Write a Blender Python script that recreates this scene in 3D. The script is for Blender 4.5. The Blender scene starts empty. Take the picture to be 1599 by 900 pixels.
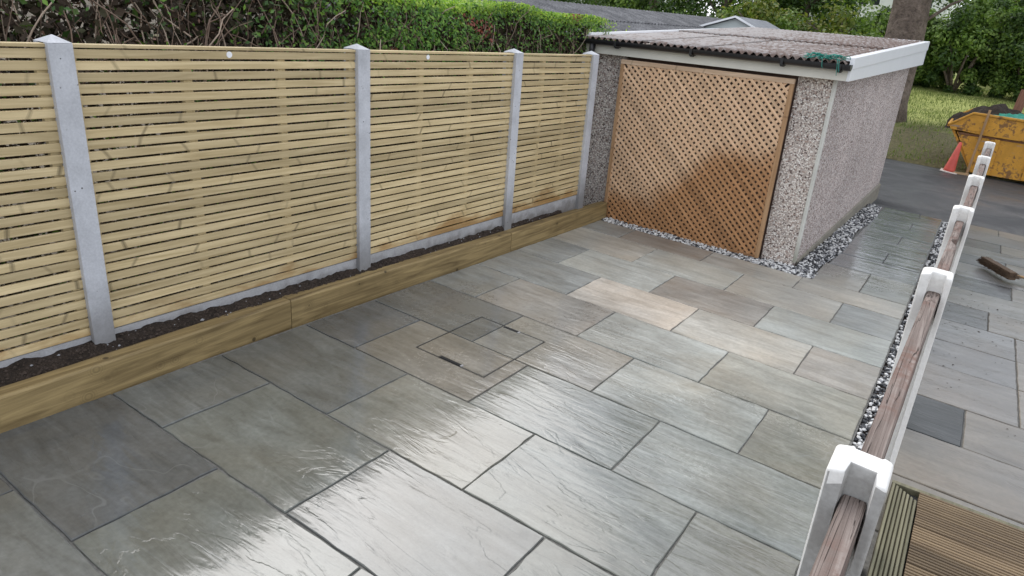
import bpy, bmesh, math, random
from mathutils import Vector, Matrix, noise
R = random.Random(7)
SC = bpy.context.scene
COL = SC.collection
rad = math.radians

# ---------------------------------------------------------------- camera, sky, sun, exposure
cam_d = bpy.data.cameras.new('camera'); cam = bpy.data.objects.new('camera', cam_d); COL.objects.link(cam)
SC.camera = cam
cam_d.sensor_width = 36.0
cam_d.lens = 1065.02 / 1599 * 36.0
cam_d.shift_x = -41.0 / 1599; cam_d.shift_y = -18.6 / 1599
cam_d.clip_start = 0.05; cam_d.clip_end = 1000
yaw, pit, rol = -0.5501, 0.3578, 0.0899
_f = Vector((math.sin(yaw)*math.cos(pit), math.cos(yaw)*math.cos(pit), -math.sin(pit)))
_r = _f.cross(Vector((0, 0, 1))).normalized(); _u = _r.cross(_f)
_r2 = _r*math.cos(rol) + _u*math.sin(rol); _u2 = -_r*math.sin(rol) + _u*math.cos(rol)
_m = Matrix((_r2, _u2, -_f)).transposed().to_4x4(); _m.translation = Vector((3.3832, -1.4459, 1.9718))
cam.matrix_world = _m

SUN_AZ = Vector((-0.80, 0.60, 0)).normalized()      # horizontal direction towards the sun
SUN_EL = rad(44)
world = bpy.data.worlds.new('World'); SC.world = world; world.use_nodes = True
wn = world.node_tree; wn.nodes.clear()
sky = wn.nodes.new('ShaderNodeTexSky'); sky.sky_type = 'NISHITA'; sky.sun_disc = False
sky.sun_elevation = SUN_EL; sky.sun_rotation = math.atan2(SUN_AZ.x, SUN_AZ.y)
sky.air_density = 1.0; sky.dust_density = 2.5; sky.ozone_density = 1.0
hs = wn.nodes.new('ShaderNodeHueSaturation'); hs.inputs['Saturation'].default_value = 0.32
bg = wn.nodes.new('ShaderNodeBackground'); bg.inputs[1].default_value = 0.12
wo = wn.nodes.new('ShaderNodeOutputWorld')
veil = wn.nodes.new('ShaderNodeMix'); veil.data_type = 'RGBA'; veil.inputs[0].default_value = .55; veil.inputs[7].default_value = (7.7, 8.1, 8.9, 1)   # even cloud veil
wn.links.new(sky.outputs[0], hs.inputs['Color']); wn.links.new(hs.outputs[0], veil.inputs[6]); wn.links.new(veil.outputs[2], bg.inputs[0]); wn.links.new(bg.outputs[0], wo.inputs[0])
sun_d = bpy.data.lights.new('sun', 'SUN'); sun_d.energy = 0.6; sun_d.angle = rad(50); sun_d.color = (1.0, 0.95, 0.88)
sun = bpy.data.objects.new('sun', sun_d); COL.objects.link(sun)
_d = SUN_AZ*math.cos(SUN_EL) + Vector((0, 0, math.sin(SUN_EL)))
sun.rotation_euler = _d.to_track_quat('Z', 'Y').to_euler()
SC.view_settings.view_transform = 'Standard'; SC.view_settings.look = 'None'
SC.view_settings.gamma = 1.0; SC.view_settings.use_curve_mapping = False
SC.view_settings.exposure = 0.95

# ---------------------------------------------------------------- helpers
def PZ(x, y):                      # the paved ground falls gently away from the house
    return -0.027*x - 0.0172*y
def tag(o, label=None, cat=None, group=None, kind=None):
    if label: o['label'] = label
    if cat: o['category'] = cat
    if group: o['group'] = group
    if kind: o['kind'] = kind
    return o
def link(o, parent=None):
    COL.objects.link(o)
    if parent is not None: o.parent = parent
    return o
def empty(name, loc=(0, 0, 0), rz=0):
    o = bpy.data.objects.new(name, None); o.location = loc; o.rotation_euler = (0, 0, rz); o.empty_display_size = .1
    return link(o)
class MB:
    def __init__(s): s.v = []; s.f = []; s.m = []
    def add(s, vs, fs, mi=0):
        b = len(s.v); s.v += [tuple(v) for v in vs]; s.f += [tuple(i+b for i in f) for f in fs]; s.m += [mi]*len(fs)
    def box(s, x0, x1, y0, y1, z0, z1, mi=0):
        s.add([(x0,y0,z0),(x1,y0,z0),(x1,y1,z0),(x0,y1,z0),(x0,y0,z1),(x1,y0,z1),(x1,y1,z1),(x0,y1,z1)],
              [(0,3,2,1),(4,5,6,7),(0,1,5,4),(1,2,6,5),(2,3,7,6),(3,0,4,7)], mi)
    def hexa(s, p, mi=0):           # 8 points: bottom 0-3 anticlockwise, top 4-7
        s.add(p, [(0,3,2,1),(4,5,6,7),(0,1,5,4),(1,2,6,5),(2,3,7,6),(3,0,4,7)], mi)
    def tube(s, pts, rs, n=6, mi=0, cap=True):
        b = len(s.v); pts = [Vector(p) for p in pts]
        if not hasattr(rs, '__len__'): rs = [rs]*len(pts)
        for i, p in enumerate(pts):
            t = (pts[min(i+1, len(pts)-1)] - pts[max(i-1, 0)])
            t = t.normalized() if t.length > 1e-9 else Vector((0,0,1))
            a = t.cross(Vector((0,0,1)) if abs(t.z) < .9 else Vector((1,0,0))).normalized(); c = t.cross(a)
            for k in range(n):
                an = 2*math.pi*k/n; s.v.append(tuple(p + (a*math.cos(an) + c*math.sin(an))*rs[i]))
        for i in range(len(pts)-1):
            for k in range(n):
                s.f.append((b+i*n+k, b+i*n+(k+1) % n, b+(i+1)*n+(k+1) % n, b+(i+1)*n+k)); s.m.append(mi)
        if cap:
            s.f.append(tuple(b+k for k in range(n))[::-1]); s.m.append(mi)
            e = b+(len(pts)-1)*n; s.f.append(tuple(e+k for k in range(n))); s.m.append(mi)
    def mesh(s, name, mats, smooth=False, bevel=0, segs=2):
        me = bpy.data.meshes.new(name); me.from_pydata(s.v, [], s.f)
        for m in (mats if isinstance(mats, (list, tuple)) else [mats]): me.materials.append(m)
        if any(s.m): me.polygons.foreach_set('material_index', s.m)
        if bevel:
            bm = bmesh.new(); bm.from_mesh(me)
            bmesh.ops.bevel(bm, geom=[e for e in bm.edges if len(e.link_faces) == 2 and e.calc_face_angle(0) > .5], offset=bevel, segments=segs, affect='EDGES', profile=.6)
            bm.to_mesh(me); bm.free()
        if smooth:
            me.polygons.foreach_set('use_smooth', [True]*len(me.polygons))
        me.update(); return me
    def build(s, name, mats, parent=None, smooth=False, bevel=0, segs=2, loc=None):
        o = bpy.data.objects.new(name, s.mesh(name, mats, smooth, bevel, segs))
        if loc is not None: o.location = loc
        return link(o, parent)
def put(name, mesh, parent, loc, rot=(0, 0, 0), scale=(1, 1, 1), color=None):
    o = bpy.data.objects.new(name, mesh); o.location = loc; o.rotation_euler = rot; o.scale = scale
    if color: o.color = color
    return link(o, parent)

# ---------------------------------------------------------------- materials
class NT:
    def __init__(s, name):
        s.mat = bpy.data.materials.new(name); s.mat.use_nodes = True; s.t = s.mat.node_tree; s.t.nodes.clear()
        s.out = s.n('ShaderNodeOutputMaterial'); s.p = s.n('ShaderNodeBsdfPrincipled'); s.l(s.p.outputs[0], s.out.inputs[0])
    def n(s, t, **kw):
        x = s.t.nodes.new(t)
        for k, v in kw.items(): setattr(x, k, v)
        return x
    def l(s, a, b): s.t.links.new(a, b)
    def set(s, sock, v):
        if hasattr(v, 'is_linked') or isinstance(v, bpy.types.NodeSocket): s.l(v, sock)
        else: sock.default_value = v
    def coord(s, which='Object', scale=(1, 1, 1), rand=0, rot=None):
        tc = s.n('ShaderNodeTexCoord'); v = tc.outputs[which] if which != 'World' else s.n('ShaderNodeNewGeometry').outputs['Position']
        if rand:
            oi = s.n('ShaderNodeObjectInfo'); m = s.n('ShaderNodeVectorMath', operation='SCALE')
            cx = s.n('ShaderNodeCombineXYZ'); s.l(oi.outputs['Random'], cx.inputs[0])
            h = s.math('MULTIPLY', oi.outputs['Random'], 7.13); s.l(h, cx.inputs[1]); h2 = s.math('MULTIPLY', oi.outputs['Random'], 3.7); s.l(h2, cx.inputs[2])
            s.l(cx.outputs[0], m.inputs[0]); m.inputs['Scale'].default_value = rand
            a = s.n('ShaderNodeVectorMath', operation='ADD'); s.l(v, a.inputs[0]); s.l(m.outputs[0], a.inputs[1]); v = a.outputs[0]
        mp = s.n('ShaderNodeMapping'); s.l(v, mp.inputs[0]); mp.inputs['Scale'].default_value = scale
        if rot is not None: s.set(mp.inputs['Rotation'], rot)
        return mp.outputs[0]
    def noise(s, vec, scale=5, detail=4, rough=.55, dist=0, out='Fac'):
        x = s.n('ShaderNodeTexNoise'); s.l(vec, x.inputs['Vector']); x.inputs['Scale'].default_value = scale
        x.inputs['Detail'].default_value = detail; x.inputs['Roughness'].default_value = rough; x.inputs['Distortion'].default_value = dist
        return x.outputs[out]
    def voro(s, vec, scale=5, feature='F1', out='Distance', rnd=1):
        x = s.n('ShaderNodeTexVoronoi', feature=feature); s.l(vec, x.inputs['Vector']); x.inputs['Scale'].default_value = scale
        x.inputs['Randomness'].default_value = rnd; return x.outputs[out]
    def math(s, op, a, b=0.0, c=None, clamp=False):
        x = s.n('ShaderNodeMath', operation=op, use_clamp=clamp); s.set(x.inputs[0], a); s.set(x.inputs[1], b)
        if c is not None: s.set(x.inputs[2], c)
        return x.outputs[0]
    def ramp(s, fac, stops, interp='LINEAR'):
        x = s.n('ShaderNodeValToRGB'); s.l(fac, x.inputs[0]); cr = x.color_ramp; cr.interpolation = interp
        while len(cr.elements) < len(stops): cr.elements.new(.5)
        for e, (p, c) in zip(cr.elements, stops):
            e.position = p; e.color = (c, c, c, 1) if not hasattr(c, '__len__') else (*c[:3], 1)
        return x.outputs[0]
    def mix(s, fac, a, b, mode='MIX'):
        x = s.n('ShaderNodeMix', data_type='RGBA', blend_type=mode); s.set(x.inputs[0], fac)
        for k, v in ((6, a), (7, b)):
            if isinstance(v, tuple): v = (*v[:3], 1)
            s.set(x.inputs[k], v)
        return x.outputs[2]
    def smooth(s, v, lo, hi):
        x = s.n('ShaderNodeMapRange', interpolation_type='SMOOTHSTEP'); s.set(x.inputs[0], v)
        x.inputs[1].default_value = lo; x.inputs[2].default_value = hi; return x.outputs[0]
    def sep(s, v):
        x = s.n('ShaderNodeSeparateXYZ'); s.l(v, x.inputs[0]); return x.outputs
    def bump(s, h, strength=.5, dist=.01, prev=None):
        x = s.n('ShaderNodeBump'); s.l(h, x.inputs['Height']); x.inputs['Strength'].default_value = strength; x.inputs['Distance'].default_value = dist
        if prev is not None: s.l(prev, x.inputs['Normal'])
        return x.outputs[0]
    def done(s, color=None, rough=None, normal=None, spec=None):
        if color is not None: s.set(s.p.inputs['Base Color'], (*color[:3], 1) if isinstance(color, tuple) else color)
        if rough is not None: s.set(s.p.inputs['Roughness'], rough)
        if normal is not None: s.l(normal, s.p.inputs['Normal'])
        if spec is not None: s.set(s.p.inputs['Specular IOR Level'], spec)
        return s.mat

def mat_slab(name, wet=.9, glint=True, rough_lo=.16, rough_hi=.5, scale=1.0, edge=False, dryk=.62, coat=.72):
    s = NT(name); oi = s.n('ShaderNodeObjectInfo')
    rz = s.n('ShaderNodeCombineXYZ'); s.l(s.math('MULTIPLY_ADD', oi.outputs['Random'], 1.9, -.75), rz.inputs[2])
    c0 = s.coord('Object', (1, 1, 1), rand=9)
    c1 = s.coord('Object', (1.2*scale, 6*scale, 4), rand=13, rot=rz.outputs[0])
    streak = s.noise(c1, 2.0, 5, .58, .9)
    fine = s.noise(c0, 38, 5, .6)
    blot = s.noise(c0, 1.7, 4, .5, .4)
    base = oi.outputs['Color']
    col = s.mix(s.ramp(streak, [(.3, 0), (.72, 1)]), s.mix(1, base, (.70, .69, .66), 'MULTIPLY'), s.mix(1, base, (1.20, 1.20, 1.18), 'MULTIPLY'))
    col = s.mix(s.math('MULTIPLY', s.ramp(blot, [(.42, 0), (.68, 1)]), .4), col, s.mix(1, base, (1.12, .97, .80), 'MULTIPLY'))
    col = s.mix(1, col, s.ramp(fine, [(.3, .88), (.7, 1.12)]), 'MULTIPLY')
    # occasional pale lines painted as ledge glints, and the stepped riven face
    c2 = s.coord('Object', (1.0, 1.7, 1), rand=21, rot=rz.outputs[0])
    vn = s.noise(c2, .95, 3, .5, .4)
    vm = s.smooth(s.math('ABSOLUTE', s.math('SUBTRACT', vn, .5)), .0045, .0012)
    vm = s.math('MULTIPLY', vm, s.ramp(s.noise(c0, 1.3, 2), [(.52, 0), (.62, 1)]))
    if glint: col = s.mix(s.math('MULTIPLY', vm, .18), col, (.60, .60, .58))
    c3 = s.coord('Object', (1.0, 3.2, 1), rand=31, rot=rz.outputs[0])
    und = s.noise(c3, 1.5, 3, .5, .6)
    tri = s.math('FRACT', s.math('MULTIPLY', s.noise(c3, 1.0, 5, .55, .8), 6.0))
    ledge = s.smooth(tri, .0, .13)
    rip = s.noise(s.coord('Object', (1.6*scale, 11*scale, 4), rand=13, rot=rz.outputs[0]), 2.0, 4, .55, .9)
    h = s.math('ADD', s.math('MULTIPLY', ledge, .30), s.math('ADD', s.math('MULTIPLY', und, 2.2), s.math('ADD', s.math('MULTIPLY', rip, .95), s.math('MULTIPLY', fine, .05))))
    nrm = s.bump(h, .42, .008)
    cw = s.coord('World', (1, 1, 0))
    px, py, pz = s.sep(s.n('ShaderNodeNewGeometry').outputs['Position'])
    dry = s.math('MULTIPLY', s.smooth(py, 1.2, 3.4), s.smooth(py, 6.3, 5.2))       # the middle of the patio is drying first
    wetm = s.math('SUBTRACT', s.math('MULTIPLY_ADD', s.noise(cw, 1.1, 4, .6, .3), 1.5, .20), s.math('MULTIPLY', dry, dryk), clamp=True)
    rg = s.math('MULTIPLY_ADD', wetm, rough_lo-rough_hi, rough_hi)
    rg = s.math('ADD', rg, s.math('MULTIPLY', s.math('SUBTRACT', fine, .5), .15), clamp=True)
    col = s.mix(s.math('MULTIPLY', wetm, wet), col, s.mix(1, col, (.40, .415, .42), 'MULTIPLY'))
    if edge: return s.done(col, .75, nrm, .3)
    s.set(s.p.inputs['Coat Weight'], s.math('MULTIPLY', wetm, coat)); s.p.inputs['Coat IOR'].default_value = 1.5
    s.set(s.p.inputs['Coat Roughness'], s.math('MULTIPLY_ADD', fine, .10, .03))
    film = s.math('ADD', s.math('MULTIPLY', und, 2.2), s.math('ADD', s.math('MULTIPLY', rip, 1.1), s.math('MULTIPLY', ledge, .35)))
    s.l(s.bump(s.math('ADD', film, s.math('MULTIPLY', fine, .12)), .15, .008), s.p.inputs['Coat Normal'])
    return s.done(col, rg, nrm, .5)

def mat_wood(name, light, dark, rough=.7, axis='Y', wet=None, knots=True, grain=1.0, bump=.25, var=.25, spec=.3, spots=0):
    s = NT(name); oi = s.n('ShaderNodeObjectInfo')
    lng = {'X': (.8, 16, 16), 'Y': (16, .8, 16), 'Z': (16, 16, .8)}[axis]
    kn = {'X': (1.0, 6, 6), 'Y': (6, 1.0, 6), 'Z': (6, 6, 1.0)}[axis]
    c = s.coord('Object', lng, rand=11); g = s.noise(c, 2.0*grain, 6, .6, .8)
    g2 = s.noise(s.coord('Object', (2, 2, 2), rand=5), 1.6, 3, .5)
    col = s.mix(s.ramp(g, [(.32, 0), (.70, 1)]), dark, light)
    tone = s.math('MULTIPLY_ADD', oi.outputs['Random'], var, 1-var*.5)
    tone = s.math('MULTIPLY', tone, s.math('MULTIPLY_ADD', g2, .34, .83))
    tc = s.n('ShaderNodeCombineXYZ')
    for k in range(3): s.l(tone, tc.inputs[k])
    col = s.mix(1, col, tc.outputs[0], 'MULTIPLY')
    h = g
    if knots:
        px = s.sep(s.coord('Object', (1, 1, 1)))
        al, ac = {'X': (0, 2), 'Y': (1, 2), 'Z': (2, 0)}[axis]
        rr = oi.outputs['Random']
        slant = s.math('MULTIPLY_ADD', s.math('FRACT', s.math('MULTIPLY', rr, 57.3)), 4.4, -2.2)
        wv = s.math('ADD', s.math('MULTIPLY', px[al], 2.7), s.math('ADD', s.math('MULTIPLY', rr, 311.0), s.math('MULTIPLY', px[ac], slant)))
        wv = s.math('ADD', wv, s.math('MULTIPLY', s.math('SUBTRACT', g2, .5), .12))
        vo = s.n('ShaderNodeTexVoronoi', voronoi_dimensions='1D', feature='F1'); s.l(wv, vo.inputs['W']); vo.inputs['Scale'].default_value = 1.0
        d = vo.outputs['Distance']; sv = s.sep(vo.outputs['Color'])
        km = s.smooth(d, .036, .014)
        km = s.math('MULTIPLY', km, s.math('MULTIPLY', s.math('GREATER_THAN', sv[0], .58), s.math('MULTIPLY_ADD', sv[1], .9, .10)))
        ring = s.math('MULTIPLY_ADD', s.math('SINE', s.math('MULTIPLY', d, 300)), .25, .75)
        col = s.mix(s.math('MULTIPLY', s.math('MULTIPLY', km, ring), .8), col, tuple(c*.30 for c in dark))
    if spots:
        cs = s.coord('Object', (1, 1, 1), rand=3); dd = s.voro(cs, spots, 'F1')
        col = s.mix(s.math('MULTIPLY', s.smooth(dd, .13, .06), .85), col, tuple(c*.35 for c in dark))
        ringm = s.math('MULTIPLY', s.smooth(dd, .42, .12), s.math('MULTIPLY_ADD', s.math('SINE', s.math('MULTIPLY', dd, 85)), .5, .5))
        col = s.mix(s.math('MULTIPLY', ringm, .35), col, tuple(c*.6 for c in dark))
    rg = rough
    if wet is not None:
        wm = wet(s)
        col = s.mix(s.math('MULTIPLY', wm, .85), col, s.mix(1, col, (.56, .40, .25), 'MULTIPLY'))
        rg = s.math('MULTIPLY_ADD', wm, -.32, rough)
    return s.done(col, rg, s.bump(h, bump, .003), spec)

def wet_fence(s):      # splash marks left by hosing the new paving: low slats, more towards the garage
    x, y, z = s.sep(s.n('ShaderNodeNewGeometry').outputs['Position'])
    n = s.noise(s.coord('World', (1, 1.0, 2.4)), 2.6, 5, .6)
    top = s.math('MULTIPLY_ADD', s.smooth(y, .2, 4.0), .10, .25)
    v = s.math('SUBTRACT', s.math('ADD', top, s.math('MULTIPLY', s.math('SUBTRACT', n, .5), .55)), z)
    return s.smooth(v, -.05, .09)
def wet_trellis(s):    # the hosed patch on the trellis, highest towards its right side
    x, y, z = s.sep(s.n('ShaderNodeNewGeometry').outputs['Position'])
    n = s.noise(s.coord('World', (1, 1, 1)), 2.3, 4, .6)
    top = s.math('MULTIPLY_ADD', s.smooth(x, .3, 1.45), .72, .20)
    v = s.math('SUBTRACT', s.math('ADD', top, s.math('MULTIPLY', s.math('SUBTRACT', n, .5), .45)), z)
    return s.smooth(v, -.16, .18)

def mat_concrete(name, col, var=.18, rough=.85, stain=None, scale=1, holes=False):
    s = NT(name); c = s.coord('Object', (1, 1, 1), rand=7)
    n = s.noise(c, 5*scale, 6, .65); f = s.noise(c, 90*scale, 3, .6)
    k = s.ramp(n, [(.25, 1-var), (.75, 1+var)])
    cc = s.mix(1, col, k, 'MULTIPLY'); cc = s.mix(.12, cc, s.ramp(f, [(.3, .1), (.7, .8)]))
    if stain is not None:
        st, lo, hi = stain
        z = s.sep(s.n('ShaderNodeNewGeometry').outputs['Position'])[2]
        m = s.smooth(s.math('ADD', z, s.math('MULTIPLY', s.math('SUBTRACT', s.noise(c, 11, 4), .5), .22)), hi, lo)
        cc = s.mix(s.math('MULTIPLY', m, .8), cc, st)
    h = s.math('ADD', f, n)
    if holes:
        hv = s.voro(c, 26, 'F1'); hm = s.math('MULTIPLY', s.smooth(hv, .13, .07), s.ramp(s.noise(c, 5, 2), [(.52, 0), (.58, 1)]))
        cc = s.mix(hm, cc, (.05, .05, .05)); h = s.math('SUBTRACT', h, hm)
    return s.done(cc, rough, s.bump(h, .25, .004), .35)

def mat_plain(name, col, rough=.5, var=.15, scale=8, spec=.5, bump=.1, metal=0):
    s = NT(name); c = s.coord('Object', (1, 1, 1), rand=5); n = s.noise(c, scale, 5, .6)
    s.p.inputs['Metallic'].default_value = metal
    return s.done(s.mix(1, col, s.ramp(n, [(.25, 1-var), (.75, 1+var)]), 'MULTIPLY'), rough, s.bump(n, bump, .004), spec)

def mat_pebbledash(name, tint=(1, 1, 1)):
    s = NT(name); c = s.coord('Object', (1, 1, 1))
    v = s.n('ShaderNodeTexVoronoi', feature='F1'); s.l(c, v.inputs['Vector']); v.inputs['Scale'].default_value = 74
    r = s.sep(v.outputs['Color'])[0]
    stone = s.ramp(r, [(.0, (.10, .065, .055)), (.20, (.40, .29, .24)), (.33, (.60, .51, .45)), (.48, (.78, .71, .64)), (.74, (.88, .84, .78))], 'CONSTANT')
    gap = s.smooth(v.outputs['Distance'], .42, .68)
    col = s.mix(gap, stone, (.45, .39, .35))
    big = s.noise(c, 1.1, 4, .55)
    col = s.mix(1, col, s.ramp(big, [(.3, .86), (.7, 1.1)]), 'MULTIPLY')
    col = s.mix(1, col, tint, 'MULTIPLY')
    h = s.math('SUBTRACT', 1, v.outputs['Distance'])
    return s.done(col, .75, s.bump(h, .7, .007), .35)

def mat_leaf(name, cols, rough=.5, trans=.34):
    s = NT(name); g = s.n('ShaderNodeNewGeometry')
    r = g.outputs['Random Per Island']
    col = s.ramp(r, [(i/(len(cols)-1) if len(cols) > 1 else 0, c) for i, c in enumerate(cols)])
    big = s.noise(s.coord('World', (1, 1, 1)), .55, 3)
    col = s.mix(1, col, s.ramp(big, [(.3, .75), (.7, 1.25)]), 'MULTIPLY')
    tr = s.n('ShaderNodeBsdfTranslucent'); s.l(s.mix(1, col, (1.1, 1.25, .55), 'MULTIPLY'), tr.inputs[0])
    ms = s.n('ShaderNodeMixShader'); ms.inputs[0].default_value = trans
    s.l(s.p.outputs[0], ms.inputs[1]); s.l(tr.outputs[0], ms.inputs[2]); s.l(ms.outputs[0], s.out.inputs[0])
    return s.done(col, rough, None, .4)

def mat_ground(name, stops, scale=1.0, rough=.95, bump=.5, dist=.02, fine=30):
    s = NT(name); c = s.coord('World', (1, 1, 1)); n = s.noise(c, scale, 6, .62, .4); f = s.noise(c, fine, 5, .65)
    col = s.ramp(n, stops); col = s.mix(1, col, s.ramp(f, [(.28, .55), (.72, 1.4)]), 'MULTIPLY')
    return s.done(col, rough, s.bump(f, bump, dist), .3)

M = {}
M['slab'] = mat_slab('riven_sandstone')
M['path_slab'] = mat_slab('worn_concrete_paving', rough_lo=.3, rough_hi=.7, scale=.5, glint=False, dryk=.15, coat=.35)
M['slab_edge'] = mat_slab('riven_sandstone_edge', edge=True)
M['mortar'] = mat_plain('joint_mortar', (.145, .14, .128), .9, .45, 40)
M['slat'] = mat_wood('treated_pine', (.64, .515, .30), (.42, .32, .165), .65, 'Y', wet_fence, spec=.35, var=.32)
M['batten'] = mat_wood('treated_pine_batten', (.66, .55, .32), (.52, .41, .22), .65, 'Z', wet_fence, knots=False)
M['sleeper'] = mat_wood('treated_sleeper', (.37, .272, .125), (.125, .085, .036), .55, 'Y', None, knots=False, grain=.8, bump=.9, var=.15, spots=7.0)
M['lath'] = mat_wood('cedar_lath', (.77, .54, .355), (.55, .355, .21), .7, 'X', wet_trellis, knots=False, var=.35)
M['lath_rail'] = mat_wood('cedar_rail', (.70, .52, .37), (.45, .30, .185), .7, 'X', wet_trellis, var=.1)
M['lath_stile'] = mat_wood('cedar_stile', (.48, .30, .165), (.33, .19, .095), .7, 'Z', None, var=.1)
def mat_old_timber():
    s = NT('weathered_rail_timber'); c = s.coord('Object', (1, 1, 1), rand=7)
    g = s.noise(s.coord('Object', (95, 2.2, 95), rand=5), 1.0, 5, .65, .3); crack = s.noise(s.coord('Object', (55, 1.1, 55), rand=9), 1.0, 3, .5, .5)
    mott = s.noise(c, 34, 5, .7); big = s.noise(c, 3.2, 4, .6)
    col = s.ramp(g, [(.28, (.10, .078, .068)), (.5, (.20, .16, .14)), (.72, (.34, .295, .265))])
    paint = s.math('MULTIPLY', s.ramp(big, [(.44, 0), (.58, 1)]), s.ramp(mott, [(.40, .15), (.58, .9)]))
    col = s.mix(paint, col, (.17, .105, .085))
    cm = s.smooth(s.math('ABSOLUTE', s.math('SUBTRACT', crack, .5)), .010, .003)
    col = s.mix(s.math('MULTIPLY', cm, .85), col, (.035, .024, .02))
    h = s.math('SUBTRACT', s.math('ADD', g, s.math('MULTIPLY', mott, .4)), s.math('MULTIPLY', cm, 1.6))
    return s.done(col, .9, s.bump(h, .8, .004), .25)
M['old_timber'] = mat_old_timber()
M['post'] = mat_concrete('new_concrete_post', (.50, .51, .54), .24, .8, ((.14, .135, .13), .14, .62), holes=True)
M['gravel_board'] = mat_concrete('concrete_gravel_board', (.36, .36, .37), .25, .8, ((.15, .14, .13), .12, .24))
M['white_post'] = mat_concrete('white_painted_concrete', (.82, .80, .76), .06, .6)
M['raw_post'] = mat_concrete('bare_post_concrete', (.36, .35, .33), .15, .9, holes=True)
M['soil'] = mat_ground('dark_soil', [(.3, (.022, .016, .012)), (.7, (.06, .043, .032))], 9, .95, 1.0, .03, 60)
M['clod'] = mat_plain('soil_clod', (.048, .034, .026), .95, .5, 30)
M['peb_w'] = mat_plain('white_chipping', (.64, .635, .62), .45, .2, 60)
M['peb_k'] = mat_plain('black_chipping', (.035, .037, .042), .35, .4, 60)
M['peb_g'] = mat_plain('grey_chipping', (.28, .28, .29), .4, .3, 60)
M['dash'] = mat_pebbledash('pebbledash_panel')
M['dash_side'] = mat_pebbledash('pebbledash_side_shaded', (.82, .79, .81))  # same pebbledash tinted darker, painting in the side wall's shade
M['plinth'] = mat_concrete('mossy_plinth', (.16, .14, .10), .35)
M['cover_strip'] = mat_concrete('pale_cover_strip', (.62, .61, .55), .12, .7, ((.25, .24, .18), -.15, .2))
M['fascia'] = mat_plain('cream_fascia_board', (.72, .70, .62), .5, .08, 4, bump=.03)
M['upvc'] = mat_plain('white_plastic_fascia', (.84, .85, .87), .3, .03, 3, bump=.01)
M['gutter'] = mat_plain('black_plastic_gutter', (.018, .018, .02), .35, .2, 6, bump=.03)
M['bracket'] = mat_plain('black_gutter_bracket', (.014, .014, .015), .4, .2, 6)
M['dark_door'] = mat_plain('dark_garage_door', (.10, .060, .045), .7, .4, 5)
M['twine'] = mat_plain('green_twine', (.02, .26, .20), .6, .25, 20)
M['moss'] = mat_plain('dry_brown_moss', (.095, .055, .038), .95, .5, 30, bump=.6)
def mat_roof(name, a, b, c, crest=False, valley_shade=False):
    s = NT(name); o = s.coord('Object', (1, 1, 1), rand=9); n = s.noise(o, 3.2, 6, .65); f = s.noise(o, 42, 4, .6)
    col = s.ramp(n, [(.3, a), (.5, b), (.72, c)]); col = s.mix(1, col, s.ramp(f, [(.3, .6), (.7, 1.4)]), 'MULTIPLY')
    if valley_shade:                                       # shade of the corrugations painted dark into the valleys
        yv = s.sep(s.coord('Object', (1, 1, 1)))[1]
        cm = s.smooth(s.math('SINE', s.math('MULTIPLY', s.math('ADD', yv, 10.0), 2*math.pi/.146)), .25, -.6)
        col = s.mix(s.math('MULTIPLY', cm, .85), col, (.022, .022, .024))
    if crest:
        x = s.sep(s.coord('Object', (1, 1, 1)))[0]
        cm = s.math('SINE', s.math('MULTIPLY', s.math('ADD', x, 2.6), 2*math.pi/.0735))
        mossy = s.math('ADD', s.noise(o, 4.5, 5, .7), s.math('MULTIPLY', s.smooth(x, -2.2, -.2), -.14))
        cm = s.math('MULTIPLY', s.smooth(cm, -.1, .7), s.ramp(mossy, [(.33, 0), (.50, 1)]))
        col = s.mix(s.math('MULTIPLY', cm, .85), col, (.43, .405, .39))
    return s.done(col, .85, s.bump(f, .4, .006), .3)
M['roof'] = mat_roof('weathered_corrugated_cement', (.17, .115, .095), (.19, .14, .118), (.27, .235, .215), True)
M['roof_n'] = mat_roof('dark_corrugated_cement', (.075, .075, .08), (.13, .13, .135), (.20, .20, .205), valley_shade=True)
M['asphalt'] = mat_slab('wet_asphalt')
def mat_asphalt():
    s = NT('damp_asphalt'); c = s.coord('World', (1, 1, 1)); n = s.noise(c, .9, 5, .6, .5); f = s.noise(c, 75, 3, .7); sc = s.noise(s.coord('World', (.6, 2.2, 1)), 1.6, 6, .7, .6)
    col = s.ramp(n, [(.3, (.026, .027, .029)), (.7, (.052, .052, .054))]); col = s.mix(1, col, s.ramp(f, [(.3, .6), (.7, 1.5)]), 'MULTIPLY')
    col = s.mix(s.ramp(sc, [(.57, 0), (.75, .6)]), col, (.12, .118, .115))
    return s.done(col, s.ramp(n, [(.35, .75), (.65, .32)]), s.bump(f, .6, .008), .5)
M['asphalt'] = mat_asphalt()
def mat_lawn():
    s = NT('lawn_with_bare_earth'); c = s.coord('World', (1, 1, 1)); x, y, z = s.sep(s.n('ShaderNodeNewGeometry').outputs['Position'])
    n = s.noise(c, .35, 5, .6, .4); f = s.noise(c, 14, 5, .7); st = s.noise(s.coord('World', (.5, 2.5, 1)), 2.2, 5, .65)
    g = s.ramp(st, [(.3, (.27, .31, .09)), (.7, (.50, .52, .18))])
    e = s.ramp(f, [(.3, (.050, .040, .026)), (.7, (.125, .100, .062))])
    bare = s.smooth(s.math('ADD', y, s.math('MULTIPLY', s.math('SUBTRACT', n, .5), 11)), 26.0, 20.0)
    col = s.mix(s.math('MULTIPLY', bare, .9), g, e); col = s.mix(1, col, s.ramp(f, [(.28, .7), (.72, 1.3)]), 'MULTIPLY')
    return s.done(col, .95, s.bump(f, .8, .05), .2)
M['lawn'] = mat_lawn()
M['ground'] = mat_ground('bare_ground', [(.3, (.06, .048, .034)), (.7, (.11, .09, .06))], .6)
M['deck'] = mat_wood('deck_board', (.215, .155, .09), (.10, .068, .04), .55, 'X', None, knots=False, bump=.5, var=.6)
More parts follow.
